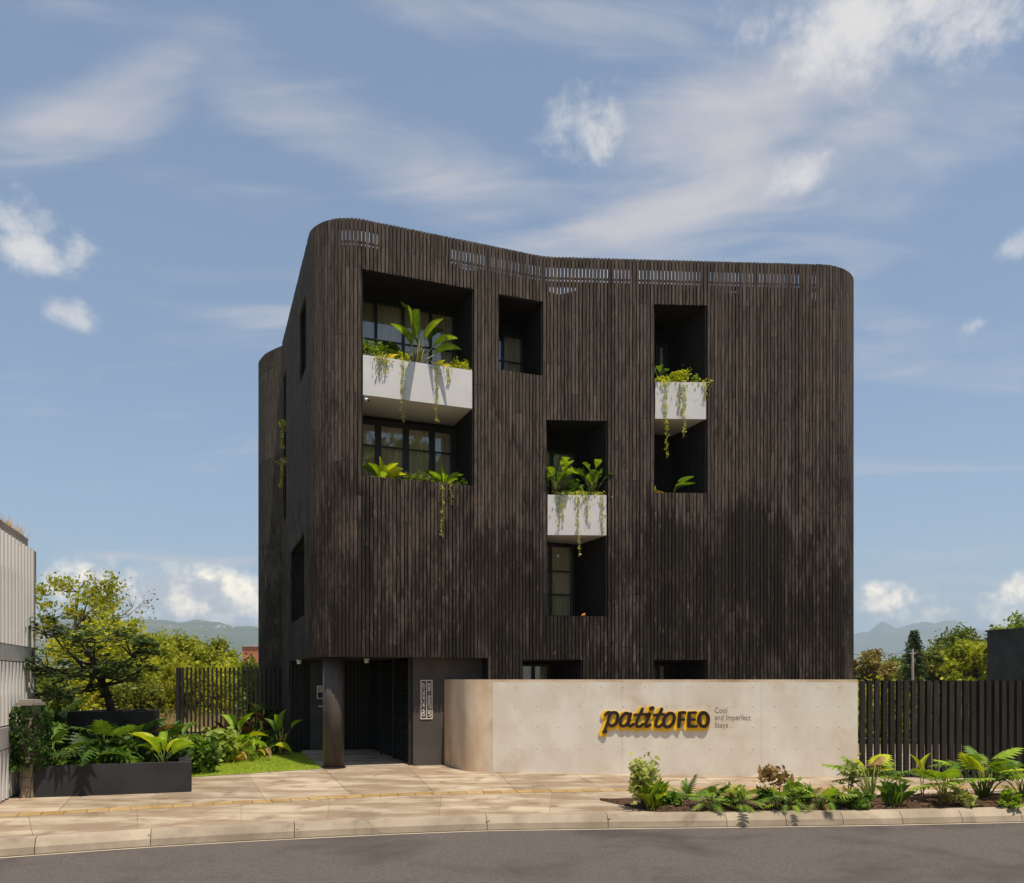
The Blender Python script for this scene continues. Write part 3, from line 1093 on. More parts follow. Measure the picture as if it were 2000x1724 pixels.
# back wall: slatted, with a plain panel for the door phone
bd = (gate_back - wall_l); bw = bd.length; bt = bd.normalized(); bn = Vector((-bt.y, bt.x)); brz = math.atan2(bt.y, bt.x)
hp(MB().prism([wall_l, gate_back + bt * .3, gate_back + bt * .3 + bn * .12, wall_l + bn * .12], 0, SOFFIT), 'entry_wall', M['black_metal'])
i = 0
while (i + .5) * .115 < bw:
    x = (i + .5) * .115
    if not (.56 < x < 1.18):
        c = wall_l + bt * x - bn * .025
        put('entry_slat', slat_mesh, None, house, Vector((c.x, c.y, SOFFIT / 2 + .01)) - HL, (0, 0, brz), (.07, .05, SOFFIT - .03)).data = slat_black if i else slat_mesh.copy()
        if i == 0:
            slat_black = [o for o in COL.objects if o.name.startswith('entry_slat')][-1].data
            slat_black.materials.clear(); slat_black.materials.append(M['wood_black'])
    i += 1
c = wall_l + bt * .87 - bn * .022
hp(MB().box((c.x, c.y, SOFFIT / 2), (.60, .04, SOFFIT - .02), brz), 'door_phone_panel', M['black_panel'])
# louvred gate
gt = gate_back - gate_front; gl = gt.length; gd = gt.normalized(); grz = math.atan2(gd.y, gd.x)
gate_fr = MB()
for f in (.02, .36, .68, .985):
    c = gate_front + gd * (gl * f)
    gate_fr.box((c.x, c.y, SOFFIT / 2 + .01), (.06, .07, SOFFIT - .03), grz)
gate = hp(gate_fr, 'gate', M['black_metal'])
lm = None
z = .10
while z < SOFFIT - .08:
    c = gate_front + gd * (gl * .5)
    mb = MB()
    hw = gl * .48
    nrm_ = Vector((-gd.y, gd.x))
    vs = []
    for e in (-1, 1):
        for (o_, h_) in ((.024, -.016), (.030, -.006), (-.024, .022), (-.030, .012)):
            p = gd * (e * hw) + nrm_ * o_
            vs.append((p.x, p.y, h_))
    if lm is None:
        lm = MB().add(vs, [(0, 1, 2, 3), (7, 6, 5, 4), (0, 4, 5, 1), (1, 5, 6, 2), (2, 6, 7, 3), (3, 7, 4, 0)]).mesh('louvre')
    put('louvre', lm, M['wood_black'], gate, Vector((c.x, c.y, z)) - HL)
    z += .062
# steel column
cmb = MB()
cc = Vector((-4.42, 20.30))
N = 40
ring = [(cc.x + .262 * math.cos(2 * math.pi * i / N), cc.y + .262 * math.sin(2 * math.pi * i / N)) for i in range(N)]
cmb.prism(ring, .03, SOFFIT)
col_o = hp(cmb, 'column', M['steel_column'], smooth=False)
for p in col_o.data.polygons:
    if abs(p.normal.z) < .5: p.use_smooth = True
ring2 = [(cc.x + .30 * math.cos(2 * math.pi * i / N), cc.y + .30 * math.sin(2 * math.pi * i / N)) for i in range(N)]
hp(MB().prism(ring2, .0, .035), 'base_plate', M['black_metal'], col_o)
# entrance floor
fl = [G(628, 1498.5).xy, G(806, 1494).xy, (gate_back + U * .1), (wall_l + bt * .35), G(590, 1470).xy]
tag(MB().prism([Vector(q) for q in fl], -.01, .025).build('entrance_floor', M['pave']), kind='structure')
# soffit lights
for (lx, ly, lab) in ((584, 1291, 'round white spotlight under the soffit near the left side wall'), (716, 1289, 'round white spotlight under the soffit right of the steel column')):
    Y = F * (SOFFIT - .05 - H) / (HY - ly)
    Y = max(20.9, min(Y, 24.2))
    c = P(lx, ly, Y)
    root = empty('soffit_spotlight', (c.x, c.y, SOFFIT))
    tag(root, lab, 'light', 'spotlights under the overhang')
    m = MB().tube([(0, 0, -.002), (0, 0, -.03)], .075, 18)
    m.build('housing', M['white_trim'], root)
    MB().tube([(0, 0, -.03), (0, .02, -.10)], [.05, .06], 16).build('lamp_head', M['white_trim'], root)


# ------------------------------------------------------------------ lettering helpers
def text_mesh(body, size, extrude=.004, offset=0.0, align='LEFT', spacing=1.0):
    cu = bpy.data.curves.new('lettering', 'FONT')
    cu.body = body; cu.size = size; cu.extrude = extrude; cu.offset = offset
    cu.align_x = align; cu.space_character = spacing; cu.resolution_u = 3
    o = bpy.data.objects.new('lettering_tmp', cu)
    COL.objects.link(o)
    bpy.context.view_layer.update()
    m = bpy.data.meshes.new_from_object(o.evaluated_get(bpy.context.evaluated_depsgraph_get()))
    bpy.data.objects.remove(o)
    bpy.data.curves.remove(cu)
    xs = [v.co.x for v in m.vertices]; ys = [v.co.y for v in m.vertices]
    return m, min(xs), max(xs), min(ys), max(ys)


def fit_text(body, w, h, offset=0.0, extrude=.004):
    """text stretched to a given width and height, lower left corner at the origin, standing in the local XY plane"""
    m, x0, x1, y0, y1 = text_mesh(body, 1.0, extrude, offset)
    for v in m.vertices:
        v.co.x = (v.co.x - x0) / (x1 - x0) * w
        v.co.y = (v.co.y - y0) / (y1 - y0) * h
    return m


# address sign on the dark wall
an = -D
org = gate_front + U * .06 + an * .012
arz = math.atan2(U.y, U.x)
def wall_px(px, py):
    """the point of the address wall behind a photo pixel"""
    t = (px - CX) / F
    # org + U*k = (t*Y, Y)
    k = (t * org.y - org.x) / (U.x - t * U.y)
    q = org + U * k
    return k, H + (HY - py) / F * q.y
k0, zt = wall_px(821.5, 1327); k1, zb = wall_px(844.5, 1403)
asg = empty('address_sign', (org.x + U.x * k0, org.y + U.y * k0, zb))
asg.rotation_euler = (0, 0, arz)
tag(asg, 'narrow address sign with cream frame and upright lettering on the dark entrance wall', 'sign')
w_, h_ = k1 - k0, zt - zb
frm = MB()
bw_ = .020
for (x, z, sx, sz) in ((bw_ / 2, h_ / 2, bw_, h_), (w_ - bw_ / 2, h_ / 2, bw_, h_), (w_ / 2, h_ / 2, bw_ * .8, h_ - 2 * bw_), (w_ / 2, bw_ / 2, w_ - 2 * bw_, bw_), (w_ / 2, h_ - bw_ / 2, w_ - 2 * bw_, bw_)):
    frm.box((x, 0, z), (sx, .014, sz))
frm.build('frame', M['letter_white'], asg)
for txt, xr in (('CRA 26C #16C-137', w_ * .385), ('LAS LOMAS \u2022 MDE', w_ * .845)):
    m = fit_text(txt, h_ * .86, w_ * .25, .028)
    o = put('lettering', m, M['letter_white'], asg, (xr, -.004, h_ * .07), (R(90), R(-90), 0))

# door phone
c = wall_l + bt * .92 - bn * .05
_, zq = 0, H + (HY - 1352) / F * c.y
dp = empty('door_phone', (c.x, c.y, zq - .19))
dp.rotation_euler = (0, 0, brz)
tag(dp, 'small white framed door phone on the dark panel left of the column', 'door phone')
d = MB()
for (x, z, sx, sz) in ((-.13, .21, .025, .40), (.13, .21, .025, .40), (0, .0225, .235, .025), (0, .3975, .235, .025), (0, .22, .235, .02)):
    d.box((x, -.01, z), (sx, .02, sz))
d.build('frame', M['white_trim'], dp)
MB().box((0, -.006, .31), (.23, .012, .15)).build('screen', M['glass'], dp)
MB().box((0, -.006, .12), (.23, .012, .17)).build('keypad', M['black_metal'], dp)
MB().box((0, -.006, -.22), (.20, .012, .035)).build('name_plate', M['white_trim'], dp)

# small camera at the edge of the big opening
c = FR.off(OPEN['r1'][0] + .06, -.12)
sc_ = empty('security_camera', (c.x + .03, c.y, 8.98))
tag(sc_, 'small white security camera under the large white planter box', 'camera')
MB().tube([(0, .0, .08), (.0, -.01, .02)], .018, 10).build('bracket', M['white_trim'], sc_)
MB().tube([(-.02, .03, .03), (.10, -.10, -.05)], [.036, .036], 14).build('camera_body', M['white_trim'], sc_)
MB().tube([(.10, -.10, -.05), (.115, -.115, -.06)], [.028, .028], 12).build('lens', M['black_metal'], sc_)

# ------------------------------------------------------------------ concrete garden wall with the sign
WL = Path([(-1.82, 21.25), (-1.06, 19.40), (7.74, 18.33)], [0, .55, 0])
wall = empty('concrete_wall', (WL.at(4).x, WL.at(4).y, 0))
tag(wall, 'low pale concrete wall with rounded left end carrying the large sign', 'wall')
WO = Vector(wall.location)
def wp(mb, name, mat, parent=None):
    mb.v = [(a - WO.x, b - WO.y, c - WO.z) for a, b, c in mb.v]
    return mb.build(name, mat, parent or wall)
wsx = lambda px: WL.s_px(px, 1.2, WL.L)
cuts = [0, WL.s_px(909, 0.5, 3.0), wsx(962), wsx(1215), wsx(1487), WL.L]
WTOP = 2.19
for i, (a, b) in enumerate(zip(cuts[:-1], cuts[1:])):
    wp(solid(WL, a + .0015, b - .0015, 0, -.20, -.02, WTOP - .06, .10), 'wall_panel', M['concrete_old'] if i < 2 else M['concrete_wall'])
wp(solid(WL, 0, WL.L, -.006, -.194, WTOP - .058, WTOP, .10), 'coping', M['concrete_old'])
holes = MB()
for py, ph in ((1342, 0), (1379, 0), (1420, 0), (1462, 0)):
    px = 1006.0
    while px < 1672:
        s = wsx(px)
        p = WL.off(s, .0012); t = WL.tan(s)
        z = H + (HY - py) / F * p.y
        if WTOP - .09 > z > .1:
            vs = [(p.x + t.x * .011 * math.cos(q), p.y + t.y * .011 * math.cos(q), z + .011 * math.sin(q)) for q in [k * math.pi / 4 for k in range(8)]]
            holes.add(vs, [tuple(range(8))])
        px += 42.2
tag(wp(holes, 'tie_holes', M['hole']), kind='stuff')
# crumbling edge of mortar at the foot
# the sign
def wpt(px, py, out=0.0):
    s = wsx(px)
    p = WL.off(s, out)
    return Vector((p.x, p.y, H + (HY - py) / F * p.y))
s_sign = wsx(1278)
SC = WL.at(s_sign); ST = WL.tan(s_sign); SN = WL.nrm(s_sign)
sz0 = H + (HY - 1404) / F * SC.y
MPX = SC.y / F / 5.5556                                # metres for one pixel of the enlarged sign
sign = empty('shop_sign', (SC.x, SC.y, sz0))
sign.rotation_euler = (0, 0, math.atan2(ST.y, ST.x))
tag(sign, 'dark three dimensional lettering patitoFEO on yellow backing mounted on the concrete wall', 'sign')


def catmull(pts, n=7, closed=False):
    P_ = [Vector(p) for p in pts]
    out = []
    m = len(P_)
    rng = range(m) if closed else range(m - 1)
    for i in rng:
        if closed:
            p0, p1, p2, p3 = P_[(i - 1) % m], P_[i], P_[(i + 1) % m], P_[(i + 2) % m]
        else:
            p0, p1, p2, p3 = P_[max(i - 1, 0)], P_[i], P_[i + 1], P_[min(i + 2, m - 1)]
        for k in range(n):
            t = k / n
            out.append(.5 * ((2 * p1) + (p2 - p0) * t + (2 * p0 - 5 * p1 + 4 * p2 - p3) * t * t + (3 * p1 - p0 - 3 * p2 + p3) * t ** 3))
    if not closed: out.append(P_[-1])
    return out


def stroke(mb, pts, hw, y0, y1, closed=False, curve=True):
    """a raised stroke: pts in enlarged-sign pixels, from depth y0 (wall) to y1 (face)"""
    q = [Vector(((x - 767) * MPX, -(z - 300) * MPX)) for x, z in pts]
    q = catmull(q, 6, closed) if curve and len(q) > 2 else q
    n = len(q)
    hwm = hw * MPX
    L, Rr = [], []
    for i in range(n):
        if closed:
            t = q[(i + 1) % n] - q[(i - 1) % n]
        else:
            t = q[min(i + 1, n - 1)] - q[max(i - 1, 0)]
        t.normalize()
        nn = Vector((-t.y, t.x)) * hwm
        L.append(q[i] + nn); Rr.append(q[i] - nn)
    if closed:
        vs = []
        for (a, b) in zip(L, Rr):
            vs += [(a.x, y1, a.y), (b.x, y1, b.y), (b.x, y0, b.y), (a.x, y0, a.y)]
        fs_ = []
        for i in range(n):
            o, p = 4 * i, 4 * ((i + 1) % n)
            for k in range(4):
                fs_.append((o + k, o + (k + 1) % 4, p + (k + 1) % 4, p + k))
        mb.add(vs, fs_)
    else:
        cap = lambda c, t: [c + Vector((t.x * math.cos(a) - t.y * math.sin(a), t.x * math.sin(a) + t.y * math.cos(a))) * hwm for a in np.linspace(-math.pi / 2, math.pi / 2, 8)[1:-1]]
        te = (q[-1] - q[-2]).normalized(); tb = (q[0] - q[1]).normalized()
        ring_ = Rr + cap(q[-1], te) + list(reversed(L)) + cap(q[0], tb)
        # ribbon cut into convex pieces so that bends stay clean
        vs = []
        for (a, b) in zip(L, Rr):
            vs += [(a.x, y1, a.y), (b.x, y1, b.y), (b.x, y0, b.y), (a.x, y0, a.y)]
        fs_ = []
        for i in range(n - 1):
            o, p = 4 * i, 4 * i + 4
            for k in (0, 1, 3):
                fs_.append((o + k, o + (k + 1) % 4, p + (k + 1) % 4, p + k))
        mb.add(vs, fs_)
        for c, t, a_, b_ in ((q[-1], te, Rr[-1], L[-1]), (q[0], tb, L[0], Rr[0])):
            rim = [a_] + cap(c, t) + [b_]
            m_ = len(rim)
            mb.add([(r.x, y1, r.y) for r in rim] + [(r.x, y0, r.y) for r in rim], [tuple(range(m_))] + [(i, i + 1, m_ + i + 1, m_ + i) for i in range(m_ - 1)])


def oval(cx, cz, rx, rz, sl=0.0, n=14):
    return [(cx + rx * math.cos(2 * math.pi * i / n) - sl * rz * math.sin(2 * math.pi * i / n), cz + rz * math.sin(2 * math.pi * i / n)) for i in range(n)]


GL = [
    ('p', [([(238, 250), (262, 228), (292, 226), (272, 300), (240, 400), (226, 440)], 17, False), ([(282, 262), (318, 228), (362, 232), (374, 280), (352, 342), (308, 372), (272, 350)], 20, False), ([(226, 436), (240, 434)], 24, False)]),
    ('a', [(oval(450, 302, 46, 70, .28), 20, True), ([(512, 238), (494, 310), (488, 352), (508, 372), (540, 350)], 20, False)]),
    ('t', [([(640, 184), (604, 260), (574, 335), (584, 374), (618, 372), (642, 350)], 19, False), ([(556, 250), (668, 240)], 16, False)]),
    ('i', [([(676, 250), (716, 240), (692, 300), (672, 348), (684, 376), (722, 356)], 19, False), ([(730, 182), (748, 174)], 24, False)]),
    ('t', [([(846, 184), (810, 260), (780, 335), (790, 374), (824, 372), (848, 350)], 19, False), ([(762, 250), (868, 240)], 16, False)]),
    ('o', [(oval(922, 304, 54, 74, .26), 21, True)]),
    ('F', [([(1036, 228), (1028, 372)], 21, False), ([(1036, 224), (1092, 220)], 17, False), ([(1036, 300), (1082, 298)], 14, False)]),
    ('E', [([(1136, 228), (1132, 368)], 21, False), ([(1136, 224), (1206, 220)], 16, False), ([(1136, 300), (1198, 298)], 14, False), ([(1132, 372), (1212, 370)], 16, False)]),
    ('O', [(oval(1288, 296, 50, 74, 0), 22, True)]),
]
zo = 0
for name_, strokes in GL:
    dk = MB(); ye = MB()
    for pts, hw, closed in strokes:
        zo += 1
        stroke(dk, pts, hw * .86, -.036, -.060 - zo * .0003, closed)
        sh = [(x - 20, z + 16) for x, z in pts]
        stroke(ye, sh, hw + 17, -.004, -.028 - zo * .0003, closed)
    lo_ = dk.build('letter', M['sign_dark'], sign)
    lo_['label'] = 'dark letter ' + name_
    ye.build('letter_backing', M['yellow'], lo_)
# the tagline painted beside the sign
tg = empty('wall_tagline', tuple(wpt(1396, 1420, .002)))
tg.rotation_euler = (0, 0, math.atan2(ST.y, ST.x))
tag(tg, 'three lines of thin taupe lettering on the concrete wall right of the sign', 'lettering')
tm = SC.y / F
for body, x, yb, w, h in (('Cool', 0, 1391.5, 23.5, 11.0), ('and Imperfect', 0, 1408.5, 68, 14.0), ('Stays', 0, 1422.5, 25, 13.0)):
    m = fit_text(body, w * tm, h * tm, -.004, .0015)
    put('lettering', m, M['letter_paint'], tg, (x * tm, 0, (1420 - yb) * tm), (R(90), 0, 0))


# ------------------------------------------------------------------ fences
def fence(name, label, p0, p1, z0, z1, pitch, w, dep, first=None, rail=True, jitter=0.0, seed=1):
    root = empty(name, (p0[0], p0[1], z0))
    tag(root, label, 'fence')
    v = Vector((p1[0] - p0[0], p1[1] - p0[1]))
    L = v.length; t = v.normalized(); rz = math.atan2(t.y, t.x)
    r = random.Random(seed)
    n = int(L / pitch)
    pm = None
    for i in range(n + 1):
        x = i * pitch
        ww, dd = (first if (first and i == 0) else (w, dep))
        o = put('post', fence_post_mesh, None, root, (t.x * x, t.y * x, (z1 - z0) / 2), (0, 0, rz + r.uniform(-jitter, jitter)), (ww, dd, z1 - z0 + r.uniform(-.004, .004)))
    if rail:
        nn = Vector((-t.y, t.x)) * (dep / 2 + .012)
        for zz in (.10,):
            rl = MB().box((t.x * L / 2 + nn.x, t.y * L / 2 + nn.y, zz), (L, .02, .05), rz)
            rl.build('rail', M['black_metal'], root)
    return root


M['fence'] = pmat('fence_black_wood', (.014, .012, .010), (.030, .026, .021), 5, .7, stretch=(4, 4, .4), rnd=.3)
fence_post_mesh = MB().box((0, 0, 0), (1, 1, 1)).mesh('fence_post')
fence_post_mesh.materials.append(M['fence'])
fp0 = Vector((7.90, 18.48, 0)); fp1 = Vector((13.6, 17.9, 0))
fence('slat_fence', 'tall black slat fence right of the concrete wall', fp0.xy, fp1.xy, 0, 2.17, 0.158, .098, .13, jitter=.10, seed=4)
fa = P(349, 1325, 28.5); fb = P(556, 1325, 27.3)
fence('slat_fence', 'black vertical bar fence left of the house before green shrubs', fa.xy, fb.xy, .25, 2.6, .172, .056, .04, first=(.13, .13), seed=5)

# ------------------------------------------------------------------ lawn and garden ground
lawn_poly = [G(366, 1517.5).xy, G(628, 1500.5).xy, G(589, 1470).xy, G(560, 1471).xy, Vector((-9.2, 27.0)), Vector((-12.0, 27.5)), Vector((-9.5, 22.5)), Vector((-7.0, 17.2))]
lm_ = MB()
lm_.add([(p[0], p[1], .012) for p in lawn_poly], [tuple(range(len(lawn_poly)))])
tag(lm_.build('lawn', M['lawn']), kind='structure')


def inside(poly, x, y):
    c = False
    j = len(poly) - 1
    for i in range(len(poly)):
        xi, yi, xj, yj = poly[i][0], poly[i][1], poly[j][0], poly[j][1]
        if (yi > y) != (yj > y) and x < (xj - xi) * (y - yi) / (yj - yi) + xi: c = not c
        j = i
    return c


gr = MB()
rg = random.Random(8)
cnt = 0
while cnt < 26000:
    x, y = rg.uniform(-10, -4.4), rg.uniform(17.0, 25.5)
    if not inside(lawn_poly, x, y): continue
    cnt += 1
    a = rg.uniform(0, 6.28); h = rg.uniform(.025, .055); w = rg.uniform(.004, .008); l = rg.uniform(-.025, .025)
    dx, dy = math.cos(a) * w, math.sin(a) * w
    gr.add([(x - dx, y - dy, .01), (x + dx, y + dy, .01), (x + l, y + l * .6, .012 + h)], [(0, 1, 2)])
tag(gr.build('lawn_grass', M['grass']), 'short bright green grass of the small lawn by the entrance', 'grass', kind='stuff')

# ------------------------------------------------------------------ leaves and plants
def leaf_paddle(W=.26, droop=.35, fold=.10, n=8, tipw=.9, wave=0.0):
    vs, fs_ = [], []
    for i in range(n + 1):
        t = i / n
        w = W * (math.sin(math.pi * min(1, t ** tipw)) ** .75 if 0 < t < 1 else 0.0)
        y = t * (1 - .12 * droop * t); z = .22 * droop * t - droop * .75 * t * t
        wv = wave * math.sin(t * 17)
        vs += [(-w, y, z + fold * w / W + wv * w), (0, y, z), (w, y, z + fold * w / W - wv * w)]
    for i in range(n):
        o = 3 * i
        fs_ += [(o, o + 1, o + 4, o + 3), (o + 1, o + 2, o + 5, o + 4)]
    return vs, fs_


def leaf_lobed(n=6, W=.50, droop=.4, lobe=.085):
    vs, fs_ = [], []
    def mid(t): return (0.0, t, .16 * droop * t - droop * .6 * t * t)
    def add(q, f):
        b = len(vs); vs.extend(q); fs_.extend([tuple(i + b for i in k) for k in f])
    for i in range(n):                                   # body quads and lobes along the midrib
        t0, t1 = .05 + .9 * i / n, .05 + .9 * (i + 1) / n
        tm = (t0 + t1) / 2
        a, b = mid(t0), mid(t1)
        wid = W * (math.sin(math.pi * (.20 + .72 * tm)) ** .8) * (1.0 if i % 2 else .9)
        bw = .16 * wid
        for sg in (-1, 1):
            fw = .02 + .30 * tm - .12
            m1 = (sg * wid * .5, tm + .5 * fw - lobe * .75, b[2] - .10 * wid)
            m2 = (sg * wid * .55, tm + .5 * fw + lobe * .75, b[2] - .08 * wid)
            tip = (sg * wid, tm + fw + .04, b[2] - .34 * wid)
            add([a, b, m2, m1, tip], [(0, 1, 2, 3) if sg < 0 else (3, 2, 1, 0), (3, 2, 4) if sg < 0 else (4, 2, 3)])
    e = mid(.95)
    add([e, (-.055, 1.02, e[2] - .02), (0, 1.16, e[2] - .09), (.055, 1.02, e[2] - .02)], [(0, 3, 2, 1)])
    return vs, fs_


def leaf_heart(droop=.3):
    out = [(0, 0, 0), (-.18, -.16, .02), (-.36, -.02, .03), (-.40, .25, .03), (-.27, .6, -.03), (0, 1.0, -.16), (.27, .6, -.03), (.40, .25, .03), (.36, -.02, .03), (.18, -.16, .02)]
    mid_ = [(0, .35, -.02), (0, .7, -.06)]
    vs = out + mid_
    fs_ = [(0, 1, 2, 10), (10, 2, 3), (10, 3, 4, 11), (11, 4, 5), (0, 10, 8, 9), (10, 7, 8), (10, 11, 6, 7), (11, 5, 6)]
    return vs, fs_


LEAF_SHAPES = {
    'paddle': leaf_paddle(.085, .38, .22), 'broad': leaf_paddle(.165, .50, .2, tipw=.85), 'strap': leaf_paddle(.07, .75, .3), 'sword': leaf_paddle(.05, .30, .3),
    'fiddle': leaf_paddle(.30, .25, .2, tipw=1.5, wave=.35), 'lobed': leaf_lobed(), 'lobed_fine': leaf_lobed(9, .36, .45, .05), 'heart': leaf_heart(), 'frond': leaf_lobed(11, .24, .55, .03),
}
_leafcache = {}
def leaf_mesh(kind, mat):
    k = (kind, mat)
    if k not in _leafcache:
        m = MB().add(*LEAF_SHAPES[kind]).mesh('leaf_' + kind)
        m.materials.append(M[mat])
        m.polygons.foreach_set('use_smooth', [True] * len(m.polygons))
        _leafcache[k] = m
    return _leafcache[k]


def rosette(name, label, base, kind, mat, n, size, stem, e0=45, e1=85, dip=35, cat='plant', group=None, seed=1, smat='stem', sr=.008, az=None, vary=.3, extra=None, basew=.04):
    """a plant of single leaves on stalks rising from one base"""
    r = random.Random(seed)
    root = empty(name, tuple(base))
    tag(root, label, cat, group)
    st = MB()
    for i in range(n):
        a = (i * 2.39996 + r.uniform(-.4, .4)) if az is None else R(r.uniform(*az))
        e = R(r.uniform(e0, e1))
        ln = stem * r.uniform(1 - vary, 1 + vary * .5)
        bx, by = r.uniform(-basew, basew), r.uniform(-basew, basew)
        d = Vector((math.cos(a), math.sin(a), 0))
        tip = Vector((bx, by, 0)) + d * (ln * math.cos(e)) + Vector((0, 0, ln * math.sin(e)))
        mid_ = Vector((bx, by, 0)).lerp(tip, .55) + Vector((0, 0, ln * .06)) - d * (ln * .04)
        if ln > .02:
            st.tube([(bx, by, -.03), mid_, tip], [sr * 1.3, sr, sr * .7], 5)
        sc = size * r.uniform(1 - vary, 1 + vary)
        mk = mat if isinstance(mat, str) else mat[r.randrange(len(mat))]
        if n > 9 and kind in ('lobed', 'broad', 'strap') and r.random() < .05: mk = 'leaf_brown'
        pitch = e - R(dip) * r.uniform(.6, 1.3)
        put('leaf', leaf_mesh(kind, mk), None, root, tip, (pitch, r.uniform(-.25, .25), a - math.pi / 2), (sc, sc, sc))
    if st.v:
        st.build('stalks', M[smat], root, True)
    return root


def scatter(mb_v, mb_f, centres, size, rng, flat=0.0, elong=1.0):
    """many small leaf quads round given centres (numpy)"""
    n = len(centres)
    ax = rng.normal(size=(n, 3)); ax[:, 2] = ax[:, 2] * (1 - flat)
    ax /= np.linalg.norm(ax, axis=1)[:, None] + 1e-9
    bx = np.cross(ax, rng.normal(size=(n, 3)) * (1 - .7 * flat) + np.array([0, 0, 1.6 * flat]))
    bx /= np.linalg.norm(bx, axis=1)[:, None] + 1e-9
    s = size * rng.uniform(.45, 1.5, n)[:, None]
    L, W = ax * s * elong, bx * s * .42
    v = np.stack([centres - L * .5, centres + W - L * .05, centres + L * .6, centres - W - L * .05], axis=1).reshape(-1, 3)
    b = len(mb_v)
    mb_v.extend(map(tuple, v))
    mb_f.extend([(b + 4 * i, b + 4 * i + 1, b + 4 * i + 2, b + 4 * i + 3) for i in range(n)])


def bush(name, label, base, rx, ry, h, nleaf, size, mat, cat='shrub', group=None, seed=1, clumps=14, stems=5, elong=1.2, flat=.2, low=.12):
    """a leafy shrub: uneven clumps on a few stems"""
    rng = np.random.default_rng(seed)
    root = empty(name, tuple(base))
    tag(root, label, cat, group)
    th = rng.uniform(0, 2 * math.pi, clumps); rr = np.sqrt(rng.uniform(0, 1, clumps)) * .85
    zz = rng.uniform(low, .92, clumps)
    k = np.sqrt(np.clip(1 - (zz - .45) ** 2 * 2.2, .25, 1))
    cc = np.stack([np.cos(th) * rr * rx * k, np.sin(th) * rr * ry * k, zz * h], axis=1)
    mb = MB()
    per = max(3, nleaf // clumps)
    pts = np.concatenate([c + rng.normal(size=(per, 3)) * np.array([rx, ry, h * .8]) * rng.uniform(.10, .24) for c in cc])
    pts[:, 2] = np.maximum(pts[:, 2], .02)
    scatter(mb.v, mb.f, pts, size, rng, flat, elong)
    mb.build('foliage', M[mat], root)
    st = MB()
    for c in cc[:max(stems, 3)]:
        st.tube([(c[0] * .1, c[1] * .1, -.05), (c[0] * .5, c[1] * .5, c[2] * .55), tuple(c)], [max(.006, h * .014), max(.004, h * .010), .003], 5)
    st.build('stems', M['bark'], root)
    return root


def vine(label, top, length, seed=1, n=None, mat='vine_leaf', size=.045, sway=.05, bush_top=0, out=Vector((0, -1))):
    """a hanging runner with small leaves"""
    rng = np.random.default_rng(seed)
    root = empty('hanging_vine', tuple(top))
    tag(root, label, 'vine', 'vines hanging from the planters')
    k = 10
    w = np.cumsum(rng.normal(size=k + 1)) * sway * .25
    pts = [Vector((out.x * .02 + w[i] * .8, out.y * .03, -length * i / k)) for i in range(k + 1)]
    pts[0] = Vector((-out.x * .10, -out.y * .10, .03))
    MB().tube(pts, .0045, 4).build('runner', M['stem_yellow'], root)
    length *= 1.08
    n = n or int(length * 70)
    t = rng.uniform(0, 1, n) ** 1.25
    c = np.array([np.array(pts[min(k - 1, int(q * k))]) * (1 - (q * k) % 1) + np.array(pts[min(k, int(q * k) + 1)]) * ((q * k) % 1) for q in t])
    c += rng.normal(size=(n, 3)) * np.array([.028, .014, .014])
    mb = MB()
    scatter(mb.v, mb.f, c, size, rng, .0, 1.0)
    if bush_top:
        c2 = rng.normal(size=(bush_top, 3)) * np.array([.10, .06, .07]) + np.array([0, 0, -.02])
        scatter(mb.v, mb.f, c2, size, rng, .1, 1.0)
    mb.build('leaves', M[mat], root)
    return root


# ---- plants of the balconies
def on(key, f, d=.28, dz=0.0):
    a, b, t, nn, z = PLANT[key]
    p = a.lerp(b, f) + nn * d
    return Vector((p.x, p.y, z + dz))


def over(key, f, d=-.015, dz=.05):
    a, b, t, nn, z = PLANT[key]
    p = a.lerp(b, f) + nn * d
    return Vector((p.x, p.y, z + dz)), -nn


rosette('bird_of_paradise', 'tall bird of paradise plant with paddle leaves in the large white planter', on('r1', .50), 'paddle', ('leaf_bright', 'leaf_mid'), 11, 1.0, .72, 40, 87, 22, seed=31, smat='stem_yellow', sr=.014, vary=.35, basew=.12)
bush('trailing_shrub', 'small leafy shrub at the left end of the large white planter', on('r1', .10), .36, .24, .52, 700, .065, 'leaf_bright', seed=3)
rosette('bromeliad', 'yellow leaved bromeliad left of the bird of paradise', on('r1', .24), 'strap', 'leaf_yellow', 12, .26, .04, 20, 75, 0, seed=7)
bush('trailing_shrub', 'lime shrub between the bromeliad and the bird of paradise', on('r1', .33), .30, .2, .32, 420, .055, 'leaf_lime', seed=5)
rosette('bromeliad', 'yellow bromeliad right of the bird of paradise', on('r1', .72, .2), 'strap', ('leaf_yellow', 'leaf_lime'), 14, .28, .04, 20, 75, 0, seed=9)
bush('fern_shrub', 'fine light green shrub at the right end of the large white planter', on('r1', .90), .28, .2, .34, 560, .05, 'leaf_lime', seed=6)
for f, L, lab, sd, bt_ in ((.14, .48, 'bushy vine at the left of the large white planter', 1, 90), (.20, .40, 'short yellowish vine beside the bushy one on the large planter', 2, 60), (.355, 1.55, 'long thin vine left of centre on the large white planter', 3, 30),
                           (.665, 1.45, 'long vine under the yellow bromeliad of the large planter', 4, 70), (.78, .42, 'short vine at the right of the large white planter', 5, 24)):
    p, o_ = over('r1', f); vine(lab, p, L, sd, bush_top=bt_, out=o_)

